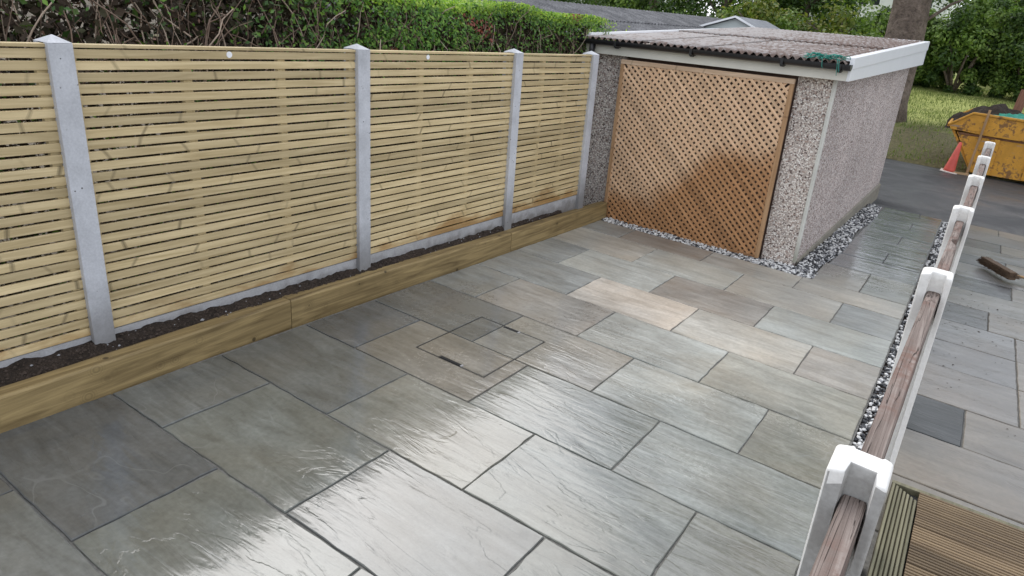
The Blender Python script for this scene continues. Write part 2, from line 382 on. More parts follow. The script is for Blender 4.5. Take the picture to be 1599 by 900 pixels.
M['deck_edge'] = mat_wood('greenish_deck_board', (.20, .185, .12), (.09, .085, .052), .6, 'Y', None, knots=False, bump=.5, var=.1)
M['groove_shade'] = mat_plain('groove_shade', (.040, .030, .020), .95, .4, 20)  # dark colour paints shade into the deck grooves
M['bristle'] = mat_plain('dark_bristle', (.095, .060, .036), .85, .5, 30)
M['broom_wood'] = mat_wood('broom_handle_wood', (.56, .38, .20), (.42, .26, .12), .6, 'X', None, knots=False)
def mat_skip():
    s = NT('scraped_yellow_skip_paint'); c = s.coord('Object', (1, 1, 1)); n = s.noise(c, 2.4, 6, .7, .5); f = s.noise(c, 11, 5, .7)
    col = s.mix(1, (.60, .295, .035), s.ramp(n, [(.3, .72), (.7, 1.12)]), 'MULTIPLY')
    col = s.mix(s.ramp(s.math('MULTIPLY', n, f), [(.27, 0), (.33, .85)]), col, (.14, .07, .035))
    col = s.mix(s.ramp(s.noise(s.coord('Object', (.8, 3, 3)), 4, 5, .7), [(.60, 0), (.68, .7)]), col, (.25, .22, .20))
    return s.done(col, .6, s.bump(f, .2, .01), .4)
M['skip'] = mat_skip()
M['rust'] = mat_plain('rusty_steel', (.16, .075, .035), .85, .5, 6)
M['cone'] = mat_plain('red_cone_plastic', (.55, .085, .06), .6, .25, 6)
M['cone_base'] = mat_plain('pale_cone_base', (.60, .53, .47), .6, .2, 6)
M['net'] = mat_plain('green_tarpaulin', (.015, .21, .145), .45, .35, 5)
M['plank'] = mat_wood('rough_plank', (.46, .31, .17), (.28, .17, .085), .8, 'Z', None, knots=False)
M['brown_plank'] = mat_wood('brown_plank', (.25, .12, .075), (.13, .06, .038), .8, 'Z', None, knots=False)
M['bark'] = mat_ground('tree_bark', [(.3, (.11, .085, .068)), (.7, (.24, .19, .155))], 3.0, .95, 1.0, .08, 12)
M['twig'] = mat_plain('hedge_twig', (.19, .13, .095), .85, .45, 9)
M['twig_pale'] = mat_plain('pale_dead_twig', (.40, .31, .24), .85, .3, 9)
M['leaf_hedge'] = mat_leaf('hedge_leaf', [(.035, .085, .018), (.065, .155, .027), (.12, .24, .04), (.20, .32, .055)])
M['leaf_tip'] = mat_leaf('sunlit_hedge_tip', [(.16, .30, .04), (.27, .41, .06), (.40, .50, .09)], trans=.4)  # paler leaf colour paints sunlight onto the hedge top
M['leaf_dead'] = mat_leaf('dead_hedge_leaf', [(.06, .038, .026), (.12, .07, .045), (.19, .10, .07)], trans=.08)
M['leaf_core_shade'] = mat_leaf('hedge_core_shade_leaf', [(.038, .027, .019), (.055, .038, .026), (.045, .046, .022)], rough=.95, trans=0.02)  # very dark leaf colour stands in for shade inside the hedge
M['leaf_red'] = mat_leaf('red_new_leaf', [(.20, .05, .04), (.30, .09, .06)], trans=.2)
M['leaf_dark'] = mat_leaf('dark_tree_leaf', [(.028, .062, .016), (.058, .11, .026), (.10, .165, .036)])
M['leaf_mid'] = mat_leaf('mid_tree_leaf', [(.085, .15, .032), (.155, .25, .052), (.26, .36, .085)])
M['leaf_light'] = mat_leaf('light_tree_leaf', [(.10, .16, .03), (.18, .23, .045), (.28, .27, .06)])
M['brick'] = mat_plain('white_house_render', (.75, .76, .78), .8, .1, 2)
M['slate'] = mat_plain('grey_roof_tile', (.20, .21, .23), .7, .25, 4)
M['glass'] = mat_plain('dark_window_glass', (.03, .035, .04), .1, .1, 2)
M['poly'] = mat_plain('pale_shed_panel', (.52, .57, .56), .5, .08, 3)
M['manhole_frame'] = mat_plain('dark_steel_frame', (.055, .055, .055), .4, .3, 20, metal=.6)
M['slot'] = mat_plain('lifting_slot_black', (.006, .006, .006), .8, .2, 20)

# ---------------------------------------------------------------- the ground, road and lawn
def terrain(x, y):
    xx = max(-3.0, min(7.0, x)); z = PZ(xx, min(y, 16.6))
    if y > 16.6: z += .068*(min(y, 36)-16.6)
    return z
def sheet(name, xs, ys, fz, mat, parent=None, kind='structure'):
    m = MB(); nx = len(xs)
    vs = [(x, y, fz(x, y)) for y in ys for x in xs]
    m.add(vs, [(j*nx+i, j*nx+i+1, (j+1)*nx+i+1, (j+1)*nx+i) for j in range(len(ys)-1) for i in range(nx-1)])
    o = m.build(name, mat, parent, True)
    if kind and parent is None: tag(o, kind=kind)
    return o
fr = lambda a, b, n: [a+(b-a)*i/n for i in range(n+1)]
def gfun(x, y): return terrain(x, y) - .30
sheet('ground', [-400, -120, -40] + fr(-20, 20, 20) + [40, 120, 400], [-200, -40] + fr(-12, 48, 30) + [120, 500], gfun, M['ground'])
sheet('road', fr(-8, 22, 12), fr(9.99, 16.62, 6), lambda x, y: terrain(x, y)-.055, M['asphalt'])
def lawn_z(x, y):
    return terrain(x, y) + .02 + .05*noise.noise(Vector((x*.7, y*.7, 0))) + (.03*noise.noise(Vector((x*4, y*4, 3))) if y < 22 else 0)
_xs = fr(-30, 34, 110); _ys = [16.55] + fr(16.7, 22, 26)[0:] + fr(22.5, 60, 40)
lawn = sheet('lawn', _xs, _ys, lambda x, y: lawn_z(x, y) - (.09 if y < 16.6 else 0), M['lawn'])
g = MB()
for i in range(26000):
    y = 16.6 + 17*R.random()**1.5; x = -2.5 + 9*R.random() + (y-16.6)*.12
    thin = y < 21 and R.random() < .75
    if thin: continue
    z = lawn_z(x, y) - .02; h = .05+.09*R.random(); a = R.random()*6.28; w = .012
    g.add([(x-w*math.cos(a), y-w*math.sin(a), z), (x+w*math.cos(a), y+w*math.sin(a), z), (x+R.uniform(-.05, .05), y+R.uniform(-.05, .05), z+h)], [(0, 1, 2)])
tag(g.build('grass', mat_leaf('grass_blade', [(.08, .13, .03), (.14, .19, .045), (.22, .26, .07)])), 'short mown grass blades growing over the lawn', None, None, 'stuff')

# ---------------------------------------------------------------- the sandstone patio: a mortar bed with each flag laid on it
T = .045
def patio_hit(x, y): return PZ(x, y)
pm = MB()
def bed(x0, x1, y0, y1, top=-.009):
    pm.hexa([(x0,y0,PZ(x0,y0)-.16),(x1,y0,PZ(x1,y0)-.16),(x1,y1,PZ(x1,y1)-.16),(x0,y1,PZ(x0,y1)-.16),
             (x0,y0,PZ(x0,y0)+top),(x1,y0,PZ(x1,y0)+top),(x1,y1,PZ(x1,y1)+top),(x0,y1,PZ(x0,y1)+top)])
bed(-.02, 3.215, -3.2, 5.31); bed(2.37, 3.215, 5.3105, 9.985)
patio = tag(pm.build('patio', M['mortar']), kind='structure')
def flag(x0, x1, y0, y1, color, parent, mat, jit=.004, lift=0, gap=.0045, cut=None, name='paving_slab'):
    x0 += gap; x1 -= gap; y0 += gap; y1 -= gap
    cx, cy = (x0+x1)/2, (y0+y1)/2; lift += R.uniform(-.0015, .0015)
    ring = []
    def side(ax, ay, bx, by, n):
        for i in range(n):
            t = i/n; k = 0 if i == 0 else 1
            j = R.uniform(-jit, jit)*k; dx, dy = bx-ax, by-ay; L = math.hypot(dx, dy)
            ring.append((ax+dx*t - dy/L*j, ay+dy*t + dx/L*j))
    nx = max(3, int((x1-x0)/.07)); ny = max(3, int((y1-y0)/.07))
    side(x0, y0, x1, y0, nx); side(x1, y0, x1, y1, ny); side(x1, y1, x0, y1, nx); side(x0, y1, x0, y0, ny)
    n = len(ring); b = .0035; vs = []
    tx, ty = R.uniform(-.0012, .0012), R.uniform(-.0012, .0012)
    def P(x, y, dz): return (x-cx, y-cy, PZ(x, y)-PZ(cx, cy)+dz+tx*(x-cx)+ty*(y-cy))
    for (x, y) in ring: vs.append(P(x, y, -T))
    for (x, y) in ring: vs.append(P(x, y, -b*R.uniform(.6, 1.5)))
    for (x, y) in ring:
        q = b*R.uniform(.7, 1.6); sx = max(-1, min(1, (cx-x)*1e3)); sy = max(-1, min(1, (cy-y)*1e3))
        ex = q if (abs(x-x0) < .012 or abs(x-x1) < .012) else 0; ey = q if (abs(y-y0) < .012 or abs(y-y1) < .012) else 0
        vs.append(P(x+sx*ex, y+sy*ey, 0))
    fs = [(i, (i+1) % n, n+(i+1) % n, n+i) for i in range(n)] + [(n+i, n+(i+1) % n, 2*n+(i+1) % n, 2*n+i) for i in range(n)]
    fs.append(tuple(range(2*n, 3*n)))
    m = MB(); m.add(vs, fs); m.m = [1]*(2*n)+[0]; o = m.build(name, [mat, M['slab_edge']], parent, loc=(cx, cy, PZ(cx, cy)+lift))
    o.color = (*color, 1); return o
GREY, GREEN, TAN, PINK, BROWN, PALE, DARK, OLIVE = (.275,.282,.272), (.300,.312,.288), (.375,.362,.328), (.49,.452,.405), (.305,.288,.264), (.40,.412,.388), (.225,.230,.232), (.335,.330,.292)
rows = {-5: [GREY]*4, -4: [GREY]*4, -3: [GREY, DARK, GREY, GREEN], -2: [DARK, GREY, GREEN, GREY],
 -1: [DARK, GREEN, GREY, GREEN], 0: [GREY, GREEN, GREY, GREEN, OLIVE], 1: [GREY, OLIVE, GREEN, OLIVE],
 2: [DARK, None, GREEN, PALE], 3: [GREY, None, PALE, OLIVE], 4: [GREY, BROWN, PALE, OLIVE],
 5: [GREY, PINK, TAN, BROWN], 6: [GREY, PALE, BROWN, PALE], 7: [TAN, PALE, TAN, GREY], 8: [GREY, BROWN, TAN, TAN]}
PYC = .607; MX0, MX1, MY0, MY1 = .715, 1.255, 1.50, 2.18
for j in range(-5, 9):
    cuts = [0, .455, 1.365, 2.275, 3.21] if j % 2 == 0 else [0, .91, 1.82, 2.73, 3.21]
    cols = rows[j]; y0, y1 = j*PYC, (j+1)*PYC
    if j == 7: y1 = 4.862
    if j == 8: y0, y1 = 4.862, 5.30
    for i in range(4):
        c = cols[min(i, len(cols)-1)]
        if j in (2, 3) and i in (0, 1) and cols[1] is None:
            continue
        c = c or TAN; k = R.uniform(.93, 1.08)*(1.14 if j >= 3 else 1.0)
        flag(cuts[i], cuts[i+1], y0, y1, tuple(v*k for v in c), patio, M['slab'])
# flags cut round the recessed inspection cover
def flag_L(outer, color):   # pieces of one flag around the cover, butted together
    for q in outer: flag(*q, color, patio, M['slab'], jit=.001, gap=q_gap)
flag(0, .455, 2*PYC, 3*PYC, DARK, patio, M['slab'])
MANT = (.34, .312, .27)
def edge_faces(o):
    o.data.materials.append(M['slab_edge'])
    for f in o.data.polygons: f.material_index = 0 if f.normal.z > .99 else 1
def cut_flag(poly, color):  # a flag of any outline
    cx = sum(p[0] for p in poly)/len(poly); cy = sum(p[1] for p in poly)/len(poly); n = len(poly); vs = []
    for dz in (-T, 0): vs += [(x-cx, y-cy, PZ(x, y)-PZ(cx, cy)+dz) for x, y in poly]
    m = MB(); m.add(vs, [(i, (i+1) % n, n+(i+1) % n, n+i) for i in range(n)] + [tuple(range(n, 2*n))])
    o = m.build('paving_slab', M['slab'], patio, bevel=.003, segs=1, loc=(cx, cy, PZ(cx, cy))); o.color = (*color, 1); edge_faces(o)
e = .0055; g_ = .006; ya, yb, yc = 2*PYC, 3*PYC, 4*PYC
cut_flag([(.455+e, ya+e), (1.365-e, ya+e), (1.365-e, yb-e), (MX1+g_, yb-e), (MX1+g_, MY0-g_), (MX0-g_, MY0-g_), (MX0-g_, yb-e), (.455+e, yb-e)], MANT)
cut_flag([(0+e, yb+e), (MX0-g_, yb+e), (MX0-g_, MY1+g_), (.91-e, MY1+g_), (.91-e, yc-e), (0+e, yc-e)], (.225, .228, .22))
cut_flag([(MX1+g_, yb+e), (1.82-e, yb+e), (1.82-e, yc-e), (.91+e, yc-e), (.91+e, MY1+g_), (MX1+g_, MY1+g_)], TAN)
# strip of flags beside the garage
ys = [5.30, 6.04, 6.58, 7.10, 7.65, 8.14, 8.69, 9.18, 9.71, 9.985]
ys[0] = 5.30
SG = (.31, .32, .33)
sl = [((2.37, 3.21), TAN)]
for k in range(9):
    y0, y1 = ys[k], ys[k+1]
    xl = 2.37 + .012*(y0-5.5)
    if k == 0:
        flag(2.34, 2.79, 5.30, y1, TAN, patio, M['slab']); flag(2.79, 3.21, 5.30, y1, (.30, .30, .27), patio, M['slab']); continue
    k2 = R.uniform(.92, 1.08); c = tuple(v*k2 for v in (SG if k > 0 else TAN))
    if k % 2 == 0:
        xm = 2.80 + .015*k
        flag(xl, xm, y0, y1, c, patio, M['slab']); flag(xm, 3.21, y0, y1, tuple(v*1.06 for v in c), patio, M['slab'])
    else: flag(xl, 3.21, y0, y1, c, patio, M['slab'])
# the recessed cover: steel tray edge, inlaid stone, two lifting slots
cov = empty('inspection_cover', (.985, 1.84, PZ(.985, 1.84)))
tag(cov, 'recessed inspection cover inlaid with three pieces of tan and grey stone', 'manhole cover')
def onp(x, y, dz): return (x-.985, y-1.84, PZ(x, y)-PZ(.985, 1.84)+dz)
m = MB()
for (x0, x1, y0, y1) in ((MX0-.004, MX1+.004, MY0-.004, MY0), (MX0-.004, MX1+.004, MY1, MY1+.004), (MX0-.004, MX0, MY0, MY1), (MX1, MX1+.004, MY0, MY1)):
    m.hexa([onp(x0,y0,-.05),onp(x1,y0,-.05),onp(x1,y1,-.05),onp(x0,y1,-.05),onp(x0,y0,-.0015),onp(x1,y0,-.0015),onp(x1,y1,-.0015),onp(x0,y1,-.0015)])
m.build('tray_frame', M['manhole_frame'], cov)
def inlay(x0, x1, y0, y1, c):
    m = MB(); m.hexa([onp(x0,y0,-.04),onp(x1,y0,-.04),onp(x1,y1,-.04),onp(x0,y1,-.04),onp(x0,y0,.0),onp(x1,y0,0),onp(x1,y1,0),onp(x0,y1,0)])
    o = m.build('stone_inlay', M['slab'], cov, bevel=.003, segs=1); o.color = (*c, 1); edge_faces(o)
inlay(MX0+.004, MX1-.004, MY0+.004, yb-.004, MANT)
inlay(MX0+.004, .907, yb+.004, MY1-.004, (.225, .228, .22)); inlay(.915, MX1-.004, yb+.004, MY1-.004, TAN)
for (x0, x1, yy) in ((.91, 1.075, MY0+.012), (.935, 1.05, MY1-.014)):
    m = MB(); m.hexa([onp(x0,yy-.011,-.004),onp(x1,yy-.011,-.004),onp(x1,yy+.011,-.004),onp(x0,yy+.011,-.004),onp(x0,yy-.011,.0022),onp(x1,yy-.011,.0022),onp(x1,yy+.011,.0022),onp(x0,yy+.011,.0022)])
    s_ = m.build('lifting_slot', M['slot'], cov)
    for xx in (x0-.008, x1-.004):
        m = MB(); m.hexa([onp(xx,yy-.012,-.004),onp(xx+.012,yy-.012,-.004),onp(xx+.012,yy+.012,-.004),onp(xx,yy+.012,-.004),onp(xx,yy-.012,.0035),onp(xx+.012,yy-.012,.0035),onp(xx+.012,yy+.012,.0035),onp(xx,yy+.012,.0035)])
        m.build('slot_end', M['peb_g'] if xx > x0 else M['manhole_frame'], s_)

# ---------------------------------------------------------------- chippings
def pebbles(name, label, spots, mix=(.45, .45, .10), size=(.010, .017)):
    m = MB(); t = (1+5**.5)/2
    V = [Vector(v).normalized() for v in ((-1,t,0),(1,t,0),(-1,-t,0),(1,-t,0),(0,-1,t),(0,1,t),(0,-1,-t),(0,1,-t),(t,0,-1),(t,0,1),(-t,0,-1),(-t,0,1))]
    Fc = ((0,11,5),(0,5,1),(0,1,7),(0,7,10),(0,10,11),(1,5,9),(5,11,4),(11,10,2),(10,7,6),(7,1,8),(3,9,4),(3,4,2),(3,2,6),(3,6,8),(3,8,9),(4,9,5),(2,4,11),(6,2,10),(8,6,7),(9,8,1))
    for (x, y, z) in spots:
        r = R.uniform(*size); sc = Vector((R.uniform(.7, 1.4), R.uniform(.7, 1.4), R.uniform(.5, .9)))*r
        rm = Matrix.Rotation(R.random()*6.28, 3, 'Z') @ Matrix.Rotation(R.uniform(-.6, .6), 3, 'X')
        c = Vector((x, y, z)); q = R.random(); mi = 0 if q < mix[0] else (1 if q < mix[0]+mix[1] else 2)
        m.add([c + rm @ Vector((v.x*sc.x*R.uniform(.8, 1.2), v.y*sc.y*R.uniform(.8, 1.2), v.z*sc.z)) for v in V], Fc, mi)
    return tag(m.build(name, [M['peb_w'], M['peb_k'], M['peb_g']]), label, None, None, 'stuff')
def strip_spots(n, fx0, fx1, y0, y1, z0=0, zr=.02):
    out = []
    for i in range(n):
        y = R.uniform(y0, y1); x = R.uniform(fx0(y), fx1(y)); out.append((x, y, PZ(x, y)+z0+R.uniform(-zr, zr)))
    return out
FXR = lambda y: 3.303 + .0148*(y+.25)          # patio side of the white post fence
GSX = lambda y: 2.105 + .0125*(y-5.6)          # garage side wall
sheet('gravel_bed', [3.214, 3.46], fr(-3, 10, 13), lambda x, y: PZ(x, y)-.05, M['clod'])
pebbles('gravel', 'black and white chippings between the patio and the white post fence', strip_spots(4300, lambda y: 3.222, lambda y: FXR(y)+.05, -.5, 9.9, -.022, .016))
pebbles('gravel', 'black and white chippings along the side wall of the garage', strip_spots(3900, lambda y: GSX(y)+.03, lambda y: 2.355+.012*(y-5.5)+.03*math.sin(y*3), 5.42, 9.95, -.002, .016), (.34, .46, .20))
pebbles('gravel', 'pale chippings along the foot of the trellis', strip_spots(1500, lambda y: -.03, lambda y: 2.36, 5.315, 5.50, -.012, .014)+strip_spots(500, lambda y: 1.75, lambda y: 2.36, 5.30, 5.58, -.008, .014), (.6, .24, .16))
sheet('gravel_bed', [-.3, 2.37], [5.30, 5.70], lambda x, y: PZ(x, y)-.03, M['clod'])
sheet('gravel_bed', [2.0, 2.55], fr(5.60, 9.98, 4), lambda x, y: PZ(x, y)-.034, M['clod'])

# ---------------------------------------------------------------- timber sleepers and soil bed
def sleeper(y0, y1, label):
    n = 24; m = MB(); prof = [(-.098, -.06), (-.006, -.06), (0, -.05), (.0, .168), (-.008, .180), (-.09, .180), (-.1, .170), (-.1, -.05)]
    k = len(prof); vs = []
    for i in range(n+1):
        y = y0+(y1-y0)*i/n; bx = -.045*math.exp(-((y-1.45)/1.1)**2) + .012*math.exp(-((y+.5)/.6)**2)
        for (px, pz) in prof:
            w = .003*noise.noise(Vector((px*30, y*5, pz*30)))
            vs.append((px+bx+w, y-y0, PZ(0, y)+pz+w-PZ(0, y0)))
    fs = [(i*k+a, i*k+(a+1) % k, (i+1)*k+(a+1) % k, (i+1)*k+a) for i in range(n) for a in range(k)]
    fs += [tuple(range(k))[::-1], tuple(n*k+a for a in range(k))]
    fs = [f[::-1] for f in fs]
    m.add(vs, fs); o = m.build('timber_sleeper', M['sleeper'], loc=(0, y0, PZ(0, y0)))
    return tag(o, label, 'sleeper', 'sleepers edging the soil bed')
sleeper(-1.9, 1.137, 'long brown timber sleeper in the foreground edging the soil bed')
sleeper(1.142, 3.54, 'brown timber sleeper in the middle of the row edging the soil bed')
sleeper(3.545, 5.44, 'brown timber sleeper meeting the foot of the trellis')
FX = lambda y: -.2039 + .0227*y                # face of the slatted fence panels
def soil_z(x, y):
    t = min(1, max(0, (x-FX(y))/(-.09-FX(y)))) if FX(y) < -.1 else 1
    return PZ(0, y)+.163 + .050*(1-t) + .018*noise.noise(Vector((x*9, y*9, 0))) + .012*noise.noise(Vector((x*28, y*28, 5)))
m = MB(); nyy = 420; nxx = 7
for j in range(nyy+1):
    y = -1.9+7.45*j/nyy
    for i in range(nxx+1):
        x0 = FX(y)-.03; x = x0+(-.055-x0)*i/nxx; m.v.append((x, y, soil_z(x, y)))
for j in range(nyy):
    for i in range(nxx):
        a = j*(nxx+1)+i; m.f.append((a, a+1, a+nxx+2, a+nxx+1)); m.m.append(0)
soil = tag(m.build('soil_bed', M['soil'], smooth=True), kind='structure')
m = MB()
for i in range(2600):
    y = R.uniform(-1.2, 5.4); x = R.uniform(FX(y)+.005, -.10); r = R.uniform(.003, .010)*(1.5 if R.random() < .12 else 1)
    z = soil_z(x, y); q = [Vector((R.uniform(.6, 1.2)*a, R.uniform(.6, 1.2)*b, R.uniform(.5, 1)*c)) for a, b, c in ((1,0,0),(-1,0,0),(0,1,0),(0,-1,0),(0,0,1),(0,0,-1))]
    m.add([(x+v.x*r, y+v.y*r, z+v.z*r) for v in q], [(0,2,4),(2,1,4),(1,3,4),(3,0,4),(2,0,5),(1,2,5),(3,1,5),(0,3,5)], 0 if R.random() < .97 else 1)
tag(m.build('soil_clods', [M['clod'], M['peb_g']]), 'loose crumbs of dark soil in the bed along the fence', None, None, 'stuff')

# ---------------------------------------------------------------- slatted fence: concrete posts, gravel boards, panels
ZB, ZT = .2487, 1.6912; NS = 27; PIT = (ZT-.016-ZB)/NS
FANG = math.atan(.0227)
posts = [(.085, 'concrete fence post nearest the camera, with pointed top'), (1.865, 'pitted concrete fence post in the middle of the slatted fence'),
         (3.605, 'third concrete fence post from the left, where the shorter panel starts'), (4.92, 'concrete fence post against the garage wall')]
def fence_post(y, label):
    t = empty('concrete_post', (FX(y), y, 0), -FANG); w = .052; zt = ZT+.004; m = MB()
    # an H section: two flanges and a web, so that the panels sit in its slots
    b = .004
    m.box(-.012, .030, -w, w, -.2, zt); m.box(-.112, -.070, -w, w, -.2, zt); m.box(-.070, -.012, -w*.42, w*.42, -.2, zt-.002)
    m.build('shaft', M['post'], t, bevel=.005)
    m = MB(); a = w+.0; m.add([(-.113, -a, zt), (.031, -a, zt), (.031, a, zt), (-.113, a, zt), (-.041, 0, zt+.032)], [(0,1,4),(1,2,4),(2,3,4),(3,0,4),(3,2,1,0)])
    m.build('pointed_cap', M['post'], t); tag(t, label, 'fence post', 'concrete fence posts')
for q in posts: fence_post(*q)
spans = [(-1.70, .085-.022, 'slatted fence panel at the left edge of the picture'), (.085+.022, 1.865-.022, 'wide slatted fence panel with a small round label, left of the middle post'),
         (1.865+.022, 3.605-.022, 'slatted fence panel right of the middle post, water splashed low down'), (3.605+.022, 4.92-.022, 'short slatted fence panel next to the garage')]
_slat_cache = {}
for si, (y0, y1, label) in enumerate(spans):
    L = y1-y0; t = empty('fence_panel', (FX(y0), y0, ZB), -FANG); tag(t, label, 'fence panel', 'slatted fence panels')
    key = round(L, 2)
    if key not in _slat_cache:
        lst = []
        for v in range(3):
            m = MB(); m.box(-.016, 0, 0, L, 0, .0412)
            lst.append(m.mesh('slat', M['slat'], bevel=.0025, segs=2))
        _slat_cache[key] = lst
    for k in range(NS):
        o = put('slat', _slat_cache[key][0], t, (R.uniform(-.0012, .0012), 0, .004+k*PIT+R.uniform(-.0013, .0013)), (R.uniform(-.0008, .0008), R.uniform(-.02, .02), 0))
    m = MB(); m.box(-.050, .006, 0, L, 0, .016); put('cap_rail', m.mesh('cap_rail', M['slat'], bevel=.003), t, (0, 0, ZT-.017-ZB))
    for k, yy in enumerate((.03, L/3, 2*L/3, L-.045)):
        m = MB(); m.box(-.046, -.0168, yy-.024, yy+.024, .002, ZT-ZB-.02); m.build('batten', M['batten'], t)
    if si in (1, 2):
        m = MB(); yy = L*(.47 if si == 1 else .36); n = 20
        m.add([(.0022, yy+.017*math.cos(6.283*i/n), ZT-ZB-.04+.017*math.sin(6.283*i/n)) for i in range(n)] + [(.001, yy+.017*math.cos(6.283*i/n), ZT-ZB-.04+.017*math.sin(6.283*i/n)) for i in range(n)],
              [tuple(range(n)), tuple(range(2*n-1, n-1, -1))] + [(i, n+i, n+(i+1) % n, (i+1) % n) for i in range(n)])
        m.build('round_label', M['upvc'], t)
    gb = MB(); gb.box(-.055, -.006, 0, L, -.25, -.002); o = gb.build('gravel_board', M['gravel_board'], bevel=.004, loc=(FX(y0), y0, ZB)); o.rotation_euler = (0, 0, -FANG)
    tag(o, ['grey concrete gravel board under the leftmost fence panel', 'grey concrete gravel board under the wide labelled fence panel', 'wet grey gravel board under the splashed fence panel', 'grey gravel board under the short panel by the garage'][si], 'gravel board', 'concrete gravel boards')

# ---------------------------------------------------------------- garage
GA = -.0125                                       # it stands very slightly turned
gar = empty('garage', (2.105, 5.58, 0), GA)
tag(gar, 'pebbledashed concrete garage with a corrugated roof and white side fascia', 'garage')
ZG = -.30
def gb(name, x0, x1, y0, y1, z0, z1, mat, bevel=.003, parent=None):
    m = MB(); m.box(x0, x1, y0, y1, z0, z1); return m.build(name, mat, parent or gar, bevel=bevel)
# local frame: x to the right (0 = right wall face), y into the depth, z world height
gb('front_panel', -.33, -.012, 0, .06, ZG, 1.72, M['dash'])
gb('front_panel', -2.55, -2.17, 0, .06, ZG, 1.72, M['dash'])
gb('garage_door', -2.165, -.335, .02, .05, ZG, 1.70, M['dark_door'])
gb('lintel', -2.55, 0, .052, .10, 1.60, 1.74, M['plinth'])
def wall(name, x0, x1, mat):     # side walls rise with the roof
    m = MB(); m.hexa([(x0,.0,ZG),(x1,.0,ZG),(x1,5.3,ZG),(x0,5.3,ZG),(x0,.0,1.74),(x1,.0,1.74),(x1,5.3,2.0),(x0,5.3,2.0)]); return m.build(name, mat, gar)
seg = 5.24/4
for k in range(4):
    y0 = .06+seg*k; y1 = y0+seg; f = lambda y: 1.735+.05*y
    m = MB(); m.hexa([(-.08,y0,ZG),(0,y0,ZG),(0,y1,ZG),(-.08,y1,ZG),(-.08,y0,f(y0)),(0,y0,f(y0)),(0,y1,f(y1)),(-.08,y1,f(y1))]); m.build('side_panel', M['dash_side'], gar)
wall('side_wall', -2.63, -2.55, M['dash'])
gb('back_wall', -2.55, -.08, 5.24, 5.30, ZG, 2.0, M['dash'])
gb('cover_strip', -.010, .016, -.012, .072, -.12, 1.70, M['cover_strip'], .004)
m = MB(); m.hexa([(.0005,.10,-.30),(.028,.10,-.30),(.028,5.3,-.35),(.0005,5.3,-.35),(.0005,.10,-.125),(.014,.10,-.135),(.03,5.3,-.06),(.0005,5.3,-.04)]); m.build('plinth', M['plinth'], gar)
gb('front_fascia', -2.62, .135, -.135, -.113, 1.688, 1.80, M['fascia'])
gb('soffit', -2.62, .12, -.112, -.002, 1.715, 1.73, M['fascia'])
# side fascia, two stepped boards following the slope of the roof
def slope_board(name, x0, x1, y0, y1, a0, a1, b0, b1, mat, parent=gar):
    m = MB(); m.hexa([(x0,y0,a0),(x1,y0,a0),(x1,y1,b0),(x0,y1,b0),(x0,y0,a1),(x1,y0,a1),(x1,y1,b1),(x0,y1,b1)]); return m.build(name, mat, parent, bevel=.003)
slope_board('side_fascia', .120, .146, -.14, 5.54, 1.688, 1.80, 1.825, 2.045, M['upvc'])
slope_board('side_fascia', .118, .156, -.145, 5.55, 1.795, 1.892, 2.040, 2.170, M['upvc'])
slope_board('roof_trim', .075, .1175, -.12, 5.52, 1.86, 1.892, 2.135, 2.168, M['upvc'])
slope_board('roof_trim', -2.61, -2.575, -.12, 5.50, 1.82, 1.892, 2.10, 2.170, M['upvc'])
slope_board('back_trim', -2.60, .12, 5.505, 5.53, 1.98, 2.165, 1.98, 2.168, M['upvc'])
slope_board('under_fascia', .02, .119, -.10, 5.3, 1.70, 1.712, 1.84, 1.852, M['upvc'])
# gutter: a half-round trough with end stops, brackets and an outlet
def gutter():
    m = MB(); r, th = .056, .004; n = 10; xs = (-2.70, .150); vs = []
    for x in xs:
        for k in range(n+1):
            a = math.pi+math.pi*k/n; vs.append((x, -.20+r*math.cos(a), 1.832+r*.95*math.sin(a)))
        for k in range(n+1):
            a = math.pi+math.pi*k/n; vs.append((x, -.20+(r-th)*math.cos(a), 1.832+(r-th)*.95*math.sin(a)))
    N = 2*(n+1); fs = []
    for k in range(n):
        fs.append((k, k+1, N+k+1, N+k)); fs.append((n+1+k, N+n+1+k, N+n+2+k, n+2+k))
    fs += [(0, N, N+n+1, n+1), (n, 2*n+1, N+2*n+1, N+n)]
    fs += [tuple(range(n+1))[::-1], tuple(N+k for k in range(n+1))]
    m.add(vs, fs); return m.build('gutter', M['gutter'], gar)
gut = gutter()
for x in (-2.2, -1.35, -.45, .06):
    m = MB(); m.box(x-.013, x+.013, -.252, -.136, 1.768, 1.776); m.box(x-.013, x+.013, -.260, -.2525, 1.775, 1.834); m.box(x-.016, x+.016, -.222, -.185, 1.758, 1.7675)
    m.build('bracket', M['bracket'], gut)
m = MB(); m.tube([(-2.50, -.20, 1.79), (-2.50, -.20, 1.71), (-2.52, -.16, 1.66), (-2.56, -.10, 1.60)], .034, 10); m.build('outlet', M['gutter'], gut, True)
